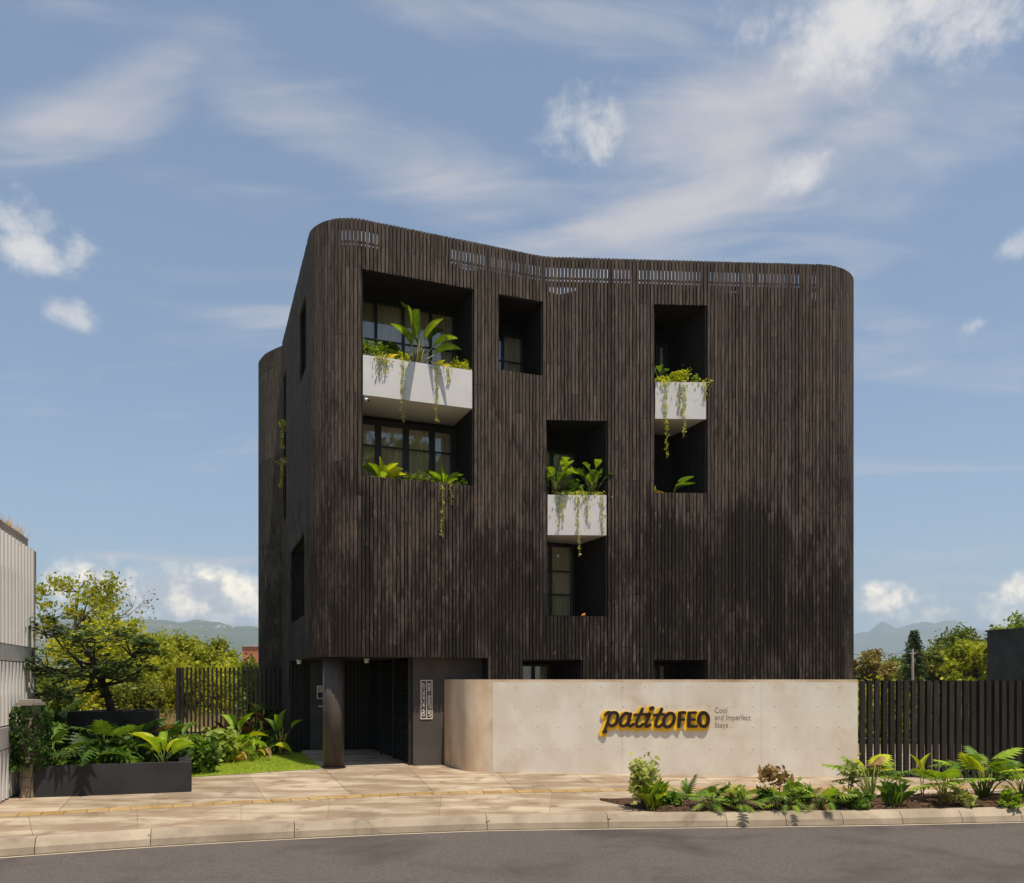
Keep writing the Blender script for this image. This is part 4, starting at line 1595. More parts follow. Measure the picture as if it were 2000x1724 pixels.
rosette('dracaena', 'broad leaved rosette at the left of the lower large opening', on('r1low', .19, .22), 'paddle', ('leaf_bright', 'leaf_lime'), 17, .50, .14, 15, 85, 8, seed=12, sr=.012)
rosette('dracaena', 'broad leaved rosette at the right of the lower large opening', on('r1low', .77, .22), 'paddle', ('leaf_bright', 'leaf_mid'), 17, .46, .16, 15, 85, 8, seed=14, sr=.012)
bush('ground_cover', 'low fine leaved plants between the two rosettes', on('r1low', .48, .22), .55, .16, .30, 900, .055, 'leaf_varieg', seed=15, clumps=26)
bush('ground_cover', 'small yellowish plant at the right end of the lower large opening', on('r1low', .93, .22), .2, .14, .22, 240, .06, 'leaf_mid', seed=16)
p, o_ = over('r1low', .70, -.16, .06); vine('long vine hanging over the slats below the large opening', p, 1.35, 21, out=o_)
p, o_ = over('r1low', .80, -.16, .06); vine('short vine beside the long one below the large opening', p, .55, 22, bush_top=14, out=o_)

bush('trailing_shrub', 'lime shrub at the left of the upper right white planter', on('r3', .17), .2, .16, .28, 340, .055, 'leaf_lime', seed=17)
rosette('fiddle_leaf', 'dark round leaves at the left of the upper right opening', on('r3', .13, .35), 'fiddle', 'leaf_mid', 6, .30, .38, 55, 88, 35, seed=18)
bush('trailing_shrub', 'yellow green shrub in the middle of the upper right white planter', on('r3', .52), .3, .18, .42, 520, .055, 'leaf_lime', seed=19)
bush('trailing_shrub', 'green shrub at the right of the upper right white planter', on('r3', .86), .2, .16, .34, 360, .05, 'leaf_bright', seed=20)
for f, L, lab, sd, bt_ in ((.20, 1.98, 'long vine at the left of the upper right white planter', 31, 110), (.56, 1.5, 'long thin vine in the middle of the upper right white planter', 32, 20), (.48, .95, 'shorter vine in the middle of the upper right white planter', 33, 20), (.97, .5, 'short bushy vine at the right edge of the upper right white planter', 34, 60)):
    p, o_ = over('r3', f); vine(lab, p, L, sd, bush_top=bt_, out=o_, mat='leaf_lime' if f < .3 else 'vine_leaf')
rosette('taro', 'single large heart leaf at the foot of the upper right opening', on('r3low', .34, .15), 'heart', 'leaf_mid', 2, .42, .46, 50, 62, 40, az=(-40, -10), seed=41, smat='stem')
rosette('bromeliad', 'yellow leaves at the lower left corner of the upper right opening', on('r3low', .05, .1), 'strap', 'leaf_yellow', 6, .26, .06, 40, 85, 0, seed=42)

rosette('fiddle_leaf_fig', 'fiddle leaf fig at the left of the lower middle planter', on('r4', .16), 'fiddle', ('leaf_bright', 'leaf_mid'), 20, .38, .75, 60, 89, 45, seed=43, vary=.5, smat='stem')
rosette('fiddle_leaf_fig', 'fiddle leaf fig at the right of the lower middle planter', on('r4', .80), 'fiddle', ('leaf_bright', 'leaf_mid'), 20, .36, .66, 60, 89, 45, seed=44, vary=.5, smat='stem')
bush('fern_shrub', 'spiky fine leaved shrub between the two fiddle leaf figs', on('r4', .50), .32, .18, .40, 520, .08, 'leaf_mid', seed=45, elong=1.8)
bush('ground_cover', 'pale green leaves spilling over the lower middle planter', on('r4', .52, .10), .72, .10, .16, 620, .055, 'vine_leaf', seed=46, clumps=26)
for f, L, lab, sd, bt_ in ((.20, .86, 'leafy vine at the left of the lower middle planter', 51, 60), (.26, .70, 'second leafy vine at the left of the lower middle planter', 52, 40), (.52, 1.62, 'longest vine hanging from the lower middle planter', 53, 50), (.66, .70, 'short vine right of the longest one on the lower middle planter', 54, 20), (.94, 1.05, 'thin vine at the right edge of the lower middle planter', 55, 10)):
    p, o_ = over('r4', f); vine(lab, p, L, sd, bush_top=bt_, out=o_)
c = FR.off(fs(1140), -.07)
orn = empty('sill_ornament', (c.x, c.y, 3.86))
tag(orn, 'tiny orange ornament on the sill of the lowest middle opening', 'ornament')
M['orange'] = pmat('orange_glaze', (.62, .20, .03), (.70, .27, .05), 8, .5)
orn.scale = (.7, .7, .7)
MB().tube([(-.07, 0, .002), (-.05, 0, .03), (0, 0, .06), (.05, 0, .05), (.075, 0, .02)], [.01, .035, .045, .035, .01], 12).build('body', M['orange'], orn, True)
MB().tube([(.035, 0, .06), (.045, 0, .085), (.055, 0, .11), (.06, 0, .125)], [.022, .03, .026, .008], 12).build('head', M['orange'], orn, True)
# greenery in the slot of the side wall
s0, s1, z0, z1 = OPEN['s3']
c = FR.off((s0 + s1) / 2, .02)
for zz, L, lab, sd in ((10.4, .8, 'upper trailing plant in the narrow side slot of the house', 61), (9.2, .9, 'lower trailing plant in the narrow side slot of the house', 62)):
    vine(lab, Vector((c.x, c.y, zz)), L, sd, bush_top=60, n=110, out=Vector((-.93, -.36)), size=.07)

# ------------------------------------------------------------------ planting strip by the kerb
def bedp(px, py): return G(px, py, .04)
bush('schefflera', 'pale two tiered schefflera at the left end of the planting strip', bedp(1256, 1574), .27, .22, .78, 420, .08, 'leaf_pale', seed=71, clumps=20, low=.3, elong=1.5, flat=.4)
rosette('grass_tuft', 'bright grassy tuft at the foot of the schefflera', bedp(1277, 1577), 'sword', ('leaf_bright', 'leaf_lime'), 34, .42, .03, 45, 88, 0, seed=72, basew=.12)
rosette('fern', 'small fern standing alone behind the mulch edge', bedp(1347, 1561), 'frond', 'leaf_mid', 11, .40, .06, 25, 75, 5, seed=73)
labs = ['first of the low lobed leaf plants after the small fern', 'second of the low lobed leaf plants after the small fern', 'low lobed leaf plant left of the brownish twigs', 'low lobed leaf plant right of the brownish twigs']
for (q, lab, sd) in zip(((1386, 1577), (1447, 1578), (1527, 1577), (1608, 1575)), labs, (74, 75, 76, 77)):
    rosette('philodendron', lab, bedp(*q), 'lobed', ('leaf_mid', 'leaf_varieg', 'leaf_bright'), 17, .22, .26, 20, 85, 45, seed=sd, vary=.4, basew=.10)
for (q, lab, sd) in (((1410, 1566), 'low green filler shrub between the first two lobed plants', 174), ((1490, 1566), 'low green filler shrub left of the brown twigs', 175), ((1572, 1567), 'low green filler shrub right of the brown twigs', 176)):
    bush('low_shrub', lab, bedp(*q), .18, .16, .26, 110, .09, 'leaf_mid', seed=sd, elong=1.6)
for (px_, py_, h_, mt, lab, sd) in ((1310, 1572, .22, 'leaf_mid', 'tiny seedling between the schefflera and the small fern', 181), (1430, 1572, .34, 'leaf_pale', 'pale low shrub between the first and second lobed plants', 183),
                                    (1550, 1573, .36, 'leaf_bright', 'bright low shrub right of the twiggy brown shrub', 184), (1638, 1572, .24, 'leaf_bright', 'bright low shrub near the end of the concrete wall', 186),
                                    (1682, 1575, .30, 'leaf_mid', 'low shrub at the kerb left of the tall philodendron', 187), (1885, 1572, .30, 'leaf_pale', 'pale low shrub left of the largest philodendron', 189)):
    bush('low_shrub', lab, bedp(px_, py_), .20, .17, h_, 170, .085, mt, seed=sd, elong=1.7, clumps=10)
bush('twiggy_shrub', 'brownish twiggy shrub in the middle of the planting strip', bedp(1518, 1566), .36, .22, .58, 90, .085, 'leaf_brown', seed=78, low=.5, elong=1.7)
bush('twiggy_shrub', 'brownish twiggy shrub before the right end of the concrete wall', bedp(1655, 1566), .24, .2, .66, 55, .09, 'leaf_pale', seed=79, low=.45, elong=1.9)
rosette('philodendron', 'tall bright philodendron beside the right end of the concrete wall', bedp(1700, 1566), 'lobed', ('leaf_bright', 'leaf_lime'), 18, .36, .62, 52, 84, 45, seed=80, az=(20, 160), sr=.011)
rosette('philodendron', 'drooping dense philodendron before the fence left of the paddle leaf', bedp(1728, 1556), 'lobed', ('leaf_mid', 'leaf_bright'), 10, .30, .46, 40, 78, 60, seed=81, az=(-50, 70), sr=.010)
rosette('grass_tuft', 'dark grassy tuft at the kerb below the tall philodendron', bedp(1745, 1572), 'sword', 'leaf_mid', 30, .36, .02, 45, 88, 0, seed=82, basew=.10)
rosette('canna', 'single upright paddle leaf plant in front of the fence', bedp(1803, 1556), 'broad', 'leaf_lime', 2, .36, .62, 84, 89, 5, seed=83)
rosette('philodendron', 'spreading philodendron on pale stalks before the fence', bedp(1845, 1567), 'lobed', ('leaf_bright', 'leaf_mid'), 17, .36, .48, 48, 80, 50, seed=84, smat='stem_yellow', sr=.012)
rosette('philodendron', 'largest philodendron with wide lobed leaves near the right frame edge', bedp(1922, 1560), 'lobed', ('leaf_bright', 'leaf_lime', 'leaf_mid'), 22, .40, .70, 46, 84, 45, seed=85, smat='stem', sr=.013)
rosette('philodendron', 'dark philodendron cut by the right frame edge', bedp(1998, 1554), 'lobed', ('leaf_mid', 'leaf_deep'), 16, .38, .48, 40, 80, 55, seed=86)
bush('low_shrub', 'small round green shrub at the kerb near the right frame edge', bedp(1972, 1573), .22, .18, .30, 360, .06, 'leaf_bright', seed=87)
rosette('philodendron', 'philodendron just beyond the right frame edge', bedp(2080, 1562), 'lobed', ('leaf_mid', 'leaf_bright'), 14, .46, .6, 45, 80, 50, seed=88)

for px_, lab, sd in ((295, 'dark weed in the leftmost visible kerb joint', 191), (575, 'dark weed in the kerb joint below the lawn', 192), (950, 'dark weed in the kerb joint before the rounded wall end', 193), (1185, 'dark weed in the kerb joint left of the planting strip', 194)):
    c = KERB.off(ks(px_), .07)
    rosette('weed', lab, (c.x, c.y, -.10), 'sword', ('leaf_deep', 'leaf_brown'), 12, .055, .004, 30, 88, 0, seed=sd, basew=.03)
    c = KERB.off(ks(px_), .15)

# ------------------------------------------------------------------ raised black planter on the left
pA, pB = G(64, 1557), G(373, 1545.5)
pt = (pB - pA).normalized(); pn = Vector((-pt.y, pt.x, 0))
pd = Vector((-.41, .91, 0)).normalized()
PH = .585
tr = empty('raised_planter', tuple((pA + pB) / 2))
tag(tr, 'low charcoal rendered planter wall full of leafy plants beside the pavement', 'planter')
TO = Vector(tr.location)
def tp_(mb, name, mat):
    mb.v = [(a - TO.x, b - TO.y, c - TO.z) for a, b, c in mb.v]
    return mb.build(name, mat, tr)
LEN = 6.2
th = .17
tp_(MB().prism([pA, pB, pB + pn * th - pt * .0, pA + pn * th], 0, PH), 'front_wall', M['planter_black'])
inn = pB - pt * .22 + pn * th
tp_(MB().prism([inn, pB + pn * th, pB + pd * LEN, pB + pd * LEN - pt * .22], 0, PH - .002), 'side_wall', M['planter_black'])
tp_(MB().prism([pA + pn * th, pB - pt * .22 + pn * th, pB + pd * LEN - pt * .22, pA + pd * LEN], .02, PH - .14), 'soil', M['soil'])
# the square tub with the small tree
tubc = Vector((P(211, 1388, 17.3).x, 17.6, 0))
tub = empty('tree_tub', (tubc.x, tubc.y, PH - .14))
tag(tub, 'square black tub holding the small dark tree', 'planter')
tb = MB()
wd, dp_, hh = 1.44, 1.1, 1.52 - (PH - .14)
for (x, y, sx, sy) in ((0, -dp_ / 2 + .04, wd, .08), (0, dp_ / 2 - .04, wd, .08), (-wd / 2 + .04, 0, .08, dp_ - .16), (wd / 2 - .04, 0, .08, dp_ - .16)):
    tb.box((x, y, hh / 2), (sx, sy, hh - (.0 if sx > .1 else .002)))
tb.build('tub_wall', M['planter_black'], tub)
MB().box((0, 0, hh / 2 - .05), (wd - .16, dp_ - .16, hh - .1)).build('soil', M['soil'], tub)


def bedl(px, Y, dz=0.0):
    return Vector(((px - CX) / F * Y, Y, PH - .15 + dz))


LB = [(105, 15.75, 'lobed', ('leaf_mid', 'leaf_deep'), 13, .46, .50, 'philodendron at the front left corner of the raised planter'),
      (175, 15.85, 'lobed', ('leaf_mid', 'leaf_deep'), 15, .46, .42, 'finely cut philodendron at the front of the raised planter'),
      (118, 17.0, 'lobed', ('leaf_mid', 'leaf_deep'), 16, .55, .85, 'tall philodendron behind the front row left of the tub'),
      (205, 16.45, 'lobed', ('leaf_mid', 'leaf_deep'), 16, .48, .70, 'tall philodendron in front of the black tub'),
      (95, 18.0, 'lobed', ('leaf_mid', 'leaf_deep'), 15, .6, .95, 'dark philodendron at the back left of the raised planter'),
      (262, 16.9, 'broad', ('leaf_mid', 'leaf_deep'), 12, .50, .55, 'broad leaved plant right of the cut leaf philodendrons'),
      (318, 16.45, 'broad', ('leaf_bright', 'leaf_lime'), 11, .52, .42, 'bright broad leaved plant at the front right corner of the raised planter'),
      (225, 16.05, 'broad', ('leaf_bright', 'leaf_mid'), 6, .36, .20, 'small broad leaved plant in the middle of the front row'),
      (335, 18.3, 'broad', ('leaf_mid', 'leaf_deep'), 13, .45, .5, 'broad leaved plant by the side wall of the raised planter'),
      (296, 18.0, 'lobed', ('leaf_mid', 'leaf_deep'), 14, .48, .6, 'dark cut leaf plant between the tub and the side wall'),
      (255, 16.15, 'sword', ('leaf_mid', 'leaf_bright'), 22, .30, .02, 'short grassy tuft at the front wall of the raised planter'),
      (190, 16.0, 'sword', ('leaf_bright', 'leaf_mid'), 22, .34, .02, 'grassy tuft left of the middle of the front wall')]
for i, (q, Y, kd, mt, n_, sz, stm, lab) in enumerate(LB):
    nm = {'lobed': 'philodendron', 'broad': 'ginger_plant', 'sword': 'grass_tuft'}[kd]
    rosette(nm, lab, bedl(q, Y), kd, mt, n_, sz, stm, 35, 85, 45 if kd == 'lobed' else 20, seed=100 + i, sr=.010)
for (q, Y, rx, h_, lab, sd) in ((130, 16.6, .6, .65, 'dark leafy filler on the left of the raised planter', 121), (235, 16.5, .5, .5, 'dark leafy filler before the tub', 122), (330, 17.2, .35, .45, 'leafy filler by the side wall of the raised planter', 123)):
    bush('low_shrub', lab, bedl(q, Y), rx, .5, h_, 900, .10, 'leaf_deep', seed=sd, clumps=22, elong=1.5)

# stone gate pillar with creeper
pc = G(53, 1557.5) + Vector((-.02, .14, 0))
pil = empty('gate_pillar', tuple(pc))
tag(pil, 'narrow block pillar with a concrete cap overgrown with creeper at the left', 'pillar')
z = 0
i = 0
blk = random.Random(2)
while z < 1.55:
    h_ = .19
    put('block', UNIT, None, pil, (blk.uniform(-.004, .004), blk.uniform(-.004, .004), z + h_ / 2), (0, 0, .05), (.22, .30, h_ - .008)).data = block_mesh if i else UNIT.copy()
    if i == 0:
        block_mesh = pil.children[0].data if pil.children else [o for o in COL.objects if o.name == 'block'][0].data
        block_mesh.materials.clear()
        block_mesh.materials.append(pmat('pillar_block', (.24, .18, .12), (.36, .29, .21), 6, .9, bump=.3, rnd=.15))
    z += h_; i += 1
cap_ = MB()
cap_.prism([(-.16, -.2), (.16, -.2), (.16, .2), (-.16, .2)], z + .002, z + .06)
cap_.prism([(-.12, -.16), (.12, -.16), (.12, .16), (-.12, .16)], z + .062, z + .11)
cap_.build('cap', M['grey_concrete'], pil)
rngc = np.random.default_rng(77)
cr = empty('creeper', (pc.x, pc.y, .3))
tag(cr, 'dense small leaved creeper covering the block pillar', 'creeper')
nn_ = 1900
zz = rngc.uniform(0.22, 1.38, nn_); aa = rngc.uniform(0, 2 * math.pi, nn_)
rad = .17 + .12 * np.abs(np.sin(zz * 4 + aa)) + rngc.uniform(0, .07, nn_)
cpts = np.stack([np.cos(aa) * rad * 1.05, np.sin(aa) * rad * 1.1, zz + rngc.normal(size=nn_) * .03], axis=1)
m_ = MB(); scatter(m_.v, m_.f, cpts, .065, rngc, .0, 1.1); m_.build('foliage', M['leaf_deep'], cr)
st = MB()
for k_ in range(6):
    a = k_ * 1.05
    st.tube([(math.cos(a) * .17, math.sin(a) * .22, -.3), (math.cos(a + .5) * .18, math.sin(a + .5) * .22, .5), (math.cos(a + .9) * .18, math.sin(a + .9) * .22, 1.2)], .007, 4)
st.build('stems', M['bark'], cr)

# ------------------------------------------------------------------ garden between planter and house
def gard(px, py, z=.015): return G(px, py, z)
GB = [((392, 1508), 'low', 'dark leafy shrub at the pavement corner right of the raised planter'),
      ((420, 1488), 'varieg', 'variegated bushy plant behind the corner shrub'),
      ((455, 1482), 'varieg', 'yellow green bushy plant at the edge of the lawn'),
      ((510, 1475), 'deep', 'dark green drooping plant beside the banana')]
bush('garden_shrub', GB[0][2], gard(*GB[0][0]), .42, .4, .72, 1300, .10, 'leaf_mid', seed=131, clumps=24, elong=1.6)
bush('garden_shrub', GB[1][2], gard(*GB[1][0]), .6, .45, .75, 1100, .13, 'leaf_varieg', seed=132, clumps=24, elong=1.7)
rosette('ginger_plant', 'variegated shell ginger at the edge of the lawn', gard(455, 1484), 'broad', ('leaf_varieg', 'leaf_lime', 'leaf_bright'), 24, .46, .55, 25, 85, 45, seed=133, vary=.45, basew=.3)
rosette('ginger_plant', 'drooping yellow green ginger at the back edge of the lawn', gard(486, 1480), 'broad', ('leaf_lime', 'leaf_varieg', 'leaf_mid'), 18, .46, .50, 25, 85, 55, seed=134, vary=.4, basew=.25)
rosette('ginger_plant', 'broad green plant with large leaves before the bar fence post', gard(405, 1478), 'broad', ('leaf_bright', 'leaf_lime'), 20, .42, .45, 35, 85, 35, seed=135, vary=.4, basew=.3)
rosette('spider_plant', GB[3][2], gard(515, 1474), 'strap', ('leaf_mid', 'leaf_deep'), 34, .62, .10, 30, 88, 0, seed=136, basew=.3)
rosette('spider_plant', 'low dark strap leaved plant against the slatted wall', gard(535, 1472), 'strap', 'leaf_deep', 30, .55, .08, 30, 88, 0, seed=137, basew=.25)
rosette('cordyline', 'reddish brown cordyline before the bar fence', gard(440, 1462), 'strap', 'leaf_red', 40, .45, .42, 45, 89, 5, seed=138, vary=.5, basew=.35)
rosette('cordyline', 'dark cordyline beside the slatted rear wing', gard(512, 1458), 'strap', ('leaf_red', 'leaf_deep'), 40, .50, .85, 60, 89, 5, seed=139, vary=.4, basew=.25)
rosette('cordyline', 'dark purple cordyline between the fence and the banana', gard(485, 1458), 'strap', 'leaf_red', 36, .42, .5, 60, 89, 5, seed=140, vary=.4, basew=.2)
rosette('banana_plant', 'young banana plant with upright leaves beside the entrance slats', gard(548, 1474), 'broad', ('leaf_mid', 'leaf_bright'), 4, .62, .78, 66, 88, 12, seed=141, smat='stem_yellow', sr=.022)
rosette('heliconia', 'tall heliconia with leaning leaves in front of the bar fence', gard(462, 1468), 'broad', ('leaf_mid', 'leaf_bright'), 4, .55, .75, 66, 84, 15, seed=142, smat='stem', sr=.02)
rosette('bromeliad', 'orange bromeliad at the edge of the lawn', gard(461, 1488), 'strap', 'leaf_yellow', 12, .24, .03, 20, 70, 0, seed=143)

# ------------------------------------------------------------------ trees
def tree(name, label, base, height, crown, n_clump, per, leaf, mat, bark='bark', trunk_r=.12, seed=1, group=None, flat=.1, csig=.11, lean=(0, 0), elong=1.2, fork=.35, limbs=9, cat='tree'):
    """tapered trunk, limbs that reach every clump, small leaves round the clumps; crown = (rx, ry, rz, zc)"""
    rng = np.random.default_rng(seed)
    root = empty(name, tuple(base))
    tag(root, label, cat, group)
    rx, ry, rz, zc = crown
    v = rng.normal(size=(n_clump, 3)); v /= np.linalg.norm(v, axis=1)[:, None]
    v *= (rng.uniform(.25, 1, n_clump) ** .5)[:, None]
    lump = 1 + .22 * np.sin(v[:, 0] * 5 + seed) * np.cos(v[:, 2] * 4 + seed * 2)
    cc = np.stack([v[:, 0] * rx * lump + lean[0], v[:, 1] * ry * lump + lean[1], zc + v[:, 2] * rz * lump], axis=1)
    cc[:, 2] = np.maximum(cc[:, 2], height * .10)
    wood = MB()
    top = np.array([lean[0] * .8, lean[1] * .8, zc + rz * .45])
    k0 = np.array([lean[0] * .2, lean[1] * .2, height * fork])
    wood.tube([(0, 0, -.3), tuple(k0 * .5), tuple(k0), tuple((k0 + top) / 2 + rng.normal(size=3) * trunk_r), tuple(top)], [trunk_r * 1.25, trunk_r, trunk_r * .85, trunk_r * .5, trunk_r * .12], 8)
    hubs = []
    for i in range(limbs):
        f = rng.uniform(0, 1)
        st_ = k0 + (top - k0) * f * .8
        tgt = cc[rng.integers(n_clump)]
        hub = st_ + (tgt - st_) * .62 + rng.normal(size=3) * rx * .05
        wood.tube([tuple(st_), tuple((st_ + hub) / 2 + np.array([0, 0, -.03 * height])), tuple(hub)], [trunk_r * .5, trunk_r * .34, trunk_r * .2], 6)
        hubs.append(hub)
    hubs = np.array(hubs + [top])
    for c in cc:
        h = hubs[np.argmin(((hubs - c) ** 2).sum(1))]
        wood.tube([tuple(h), tuple((h + c) / 2 + rng.normal(size=3) * .04 * rx), tuple(c)], [trunk_r * .17, trunk_r * .11, trunk_r * .05], 4, cap=False)
    wood.build('trunk', M[bark], root, True)
    sg = csig * (rx + ry) / 2
    pts = np.concatenate([c + rng.normal(size=(int(per * rng.uniform(.5, 1.4)), 3)) * np.array([sg, sg, sg * (1 - flat * .8)]) * rng.uniform(.7, 1.4) for c in cc])
    mb = MB()
    scatter(mb.v, mb.f, pts, leaf, rng, flat, elong)
    mb.build('crown', M[mat], root)
    return root


# the small dark tree in the tub
tree('small_tree', 'small dark feathery tree growing from the square black tub', (tubc.x - .02, tubc.y, 1.42), 2.3, (2.15, 1.0, .86, 1.18), 92, 80, .062, 'tree_dark', trunk_r=.085, seed=12, flat=.85, csig=.075, elong=1.7, fork=.25, limbs=20, lean=(-.55, -.75))

# trees and shrubs behind the fence on the left
BT = [('airy_tree', 'tall airy light green tree behind the white panelled building', 150, 44.0, .4, 8.2, (2.5, 2.2, 3.3, 5.0), 52, 95, .15, 'shrub_lime', .16, 201),
      ('airy_tree', 'yellow green bushy tree below the tall airy one', 205, 41.0, .4, 5.0, (2.4, 2.0, 2.1, 2.9), 46, 130, .15, 'shrub_lime', .13, 202),
      ('bare_tree', 'thin nearly leafless tree against the white cloud', 222, 47.0, .4, 8.0, (2.3, 1.5, 2.6, 5.4), 80, 7, .10, 'tree_olive', .08, 203),
      ('round_tree', 'round lime green tree left of the fence top', 330, 52.0, .4, 4.4, (2.3, 2.0, 1.7, 2.9), 46, 230, .14, 'tree_lime', .12, 204),
      ('round_tree', 'lime green tree behind the middle of the bar fence', 405, 54.0, .4, 4.1, (2.4, 2, 1.5, 2.7), 46, 230, .14, 'tree_lime', .12, 205),
      ('round_tree', 'mid green tree behind the right end of the bar fence', 462, 50.0, .4, 2.9, (2.2, 2, 1.0, 1.6), 44, 230, .14, 'tree_mid', .12, 206),
      ('round_tree', 'olive tree between the airy tree and the round lime tree', 268, 49.0, .4, 4.6, (2.2, 2, 1.8, 2.8), 46, 210, .14, 'tree_lime', .12, 207)]
for nm, lab, px, Y, z0, hgt, cr_, nc, per, lf, mt, trr, sd in BT:
    b = Vector(((px - CX) / F * Y, Y, z0))
    tree(nm, lab, b, hgt, cr_, nc, per, lf, mt, trunk_r=trr, seed=sd, group='trees behind the left fence', bark='bark_pale' if nm == 'bare_tree' else 'bark')
BS = [(120, 34.0, 1.5, 2.0, 'tree_mid', 'dense green shrub behind the left end of the raised planter'), (185, 33.0, 1.4, 1.7, 'shrub_lime', 'lime shrub behind the black tub'),
      (255, 33.0, 1.5, 1.6, 'tree_olive', 'olive shrub right of the black tub'), (362, 34.0, 1.3, 2.3, 'shrub_lime', 'lime shrub behind the first fence bars'),
      (415, 34.6, 1.3, 2.2, 'shrub_lime', 'green shrub behind the middle fence bars'), (468, 34.4, 1.3, 2.3, 'shrub_lime', 'lime shrub behind the last fence bars'), (300, 38.0, 1.6, 2.0, 'shrub_lime', 'bright shrub on the slope left of the fence'),
      (95, 30.0, 1.0, 1.8, 'tree_mid', 'green shrub beside the brick edge of the white building'), (515, 31.5, 1.2, 2.2, 'tree_mid', 'green shrub close to the slatted rear wing'), (230, 37.0, 1.7, 2.4, 'tree_lime', 'tall lime shrub behind the small dark tree')]
for i, (px, Y, rx, h_, mt, lab) in enumerate(BS):
    bush('wild_shrub', lab, ((px - CX) / F * Y, Y, .35), rx, 1.0, h_, 8000, .11, mt, seed=220 + i, clumps=40, group='shrubs behind the left fence', low=.05, elong=1.3)
dg = MB()
for i in range(9000):
    Y = rg.uniform(29.5, 44); px = rg.uniform(60, 520)
    x = (px - CX) / F * Y
    a = rg.uniform(0, 6.28); h = rg.uniform(.2, .75); w = rg.uniform(.008, .02); l = rg.uniform(-.25, .25)
    dg.add([(x - math.cos(a) * w, Y - math.sin(a) * w, .38), (x + math.cos(a) * w, Y + math.sin(a) * w, .38), (x + l, Y + l * .5, .4 + h)], [(0, 1, 2)])
tag(dg.build('dry_meadow_grass', M['dry_grass']), 'dry straw coloured meadow grass on the plot behind the fence', 'grass', kind='stuff')

# right side: trees beyond the fence
RT = [('brown_tree', 'dry brownish bushy tree beside the right edge of the house', 1695, 42.0, -.1, 3.9, (1.25, 1.3, 1.3, 2.4), 40, 170, .14, 'tree_brown', .12, 241),
      ('broad_tree', 'largest green broadleaf tree beyond the right fence', 1868, 60.0, -.1, 5.8, (3.0, 2.6, 2.0, 3.7), 66, 170, .19, 'tree_mid', .2, 242),
      ('broad_tree', 'yellow green tree between the conifer and the largest broadleaf', 1822, 56.0, -.1, 4.6, (2.0, 2.0, 1.7, 2.9), 44, 190, .2, 'tree_olive', .14, 243),
      ('broad_tree', 'light green tree beside the dark grey building', 1905, 50.0, -.1, 4.4, (2.0, 2.0, 1.9, 2.6), 46, 210, .19, 'tree_lime', .14, 244),
      ('broad_tree', 'low green tree between the brown tree and the conifer', 1755, 62.0, -.1, 3.6, (2.6, 2.0, 1.3, 2.3), 44, 190, .2, 'tree_mid', .13, 245),
      ('broad_tree', 'dark tree top rising behind the dark grey building', 2015, 48.0, -.1, 6.2, (2.2, 2.0, 1.5, 4.7), 40, 150, .18, 'tree_mid', .14, 246)]
for nm, lab, px, Y, z0, hgt, cr_, nc, per, lf, mt, trr, sd in RT:
    tree(nm, lab, Vector(((px - CX) / F * Y, Y, z0)), hgt, cr_, nc, per, lf, mt, trunk_r=trr, seed=sd, group='trees beyond the right fence')
for i, (px, Y, rx, h_, mt, lab) in enumerate(((1720, 30.0, 1.4, 1.9, 'tree_lime', 'lime shrub seen between the first bars of the right fence'), (1800, 30.0, 1.5, 1.8, 'tree_olive', 'olive shrub behind the middle of the right fence'), (1885, 30.0, 1.5, 1.9, 'tree_lime', 'lime shrub behind the right part of the fence'))):
    bush('wild_shrub', lab, ((px - CX) / F * Y, Y, -.12), rx, 1.0, h_, 5000, .11, mt, seed=260 + i, clumps=34, group='shrubs behind the right fence', low=.05)

# conifer with whorled branches
Yc = 48.0
cb = Vector(((1786 - CX) / F * Yc, Yc, -.1))
con = empty('conifer', tuple(cb))
tag(con, 'slender dark conifer with tiered branches beyond the right fence', 'tree')
hc = 5.15
wm = MB(); wm.tube([(0, 0, -.2), (0, 0, hc * .5), (0.05, 0, hc)], [.11, .07, .015], 7)
fm = MB(); rc = np.random.default_rng(9)
for k_ in range(26):
    z = hc * (.16 + .82 * k_ / 25)
    ln = .98 * (1 - k_ / 27) ** .8 + .10
    nb = 7
    for b_ in range(nb):
        a = b_ * 2 * math.pi / nb + k_ * .7 + rc.normal() * .15
        l_ = ln * rc.uniform(.75, 1.15)
        tip = np.array([math.cos(a) * l_, math.sin(a) * l_, z + .16 * l_])
        wm.tube([(0, 0, z), tuple(tip)], [.014, .004], 4, cap=False)
        t_ = rc.uniform(.2, 1, 20)
        pts = np.array([0, 0, z]) * (1 - t_)[:, None] + tip * t_[:, None] + rc.normal(size=(20, 3)) * np.array([.05, .05, .045])
        scatter(fm.v, fm.f, pts, .10, rc, .2, 1.6)
wm.build('trunk', M['bark'], con, True); fm.build('crown', M['conifer'], con)

# utility pole and wires
Yp = 45.0
pb = Vector(((1782.5 - CX) / F * Yp, Yp, -.1))
pole = empty('utility_pole', tuple(pb))
tag(pole, 'pale concrete utility pole standing in front of the conifer', 'pole')
ptop = H + (HY - 1266) / F * Yp + .1
MB().tube([(0, 0, 0), (0, 0, ptop)], [.09, .06], 10).build('shaft', M['grey_concrete'], pole)
MB().box((0, 0, ptop - .25), (.34, .06, .06)).build('crossarm', M['grey_concrete'], pole)
for k_, dz in enumerate((.30, .55, .9)):
    w_o = MB().tube([(pb.x - 14, Yp + 6, ptop - dz + .15), (pb.x - 7, Yp + 3, ptop - dz - .12), (pb.x, Yp, ptop - dz - .05)], .012, 4).build('overhead_wire', M['black_metal'])
    tag(w_o, ('uppermost', 'middle', 'lowest')[k_] + ' thin wire running left from the utility pole', 'wire', 'wires of the utility pole')

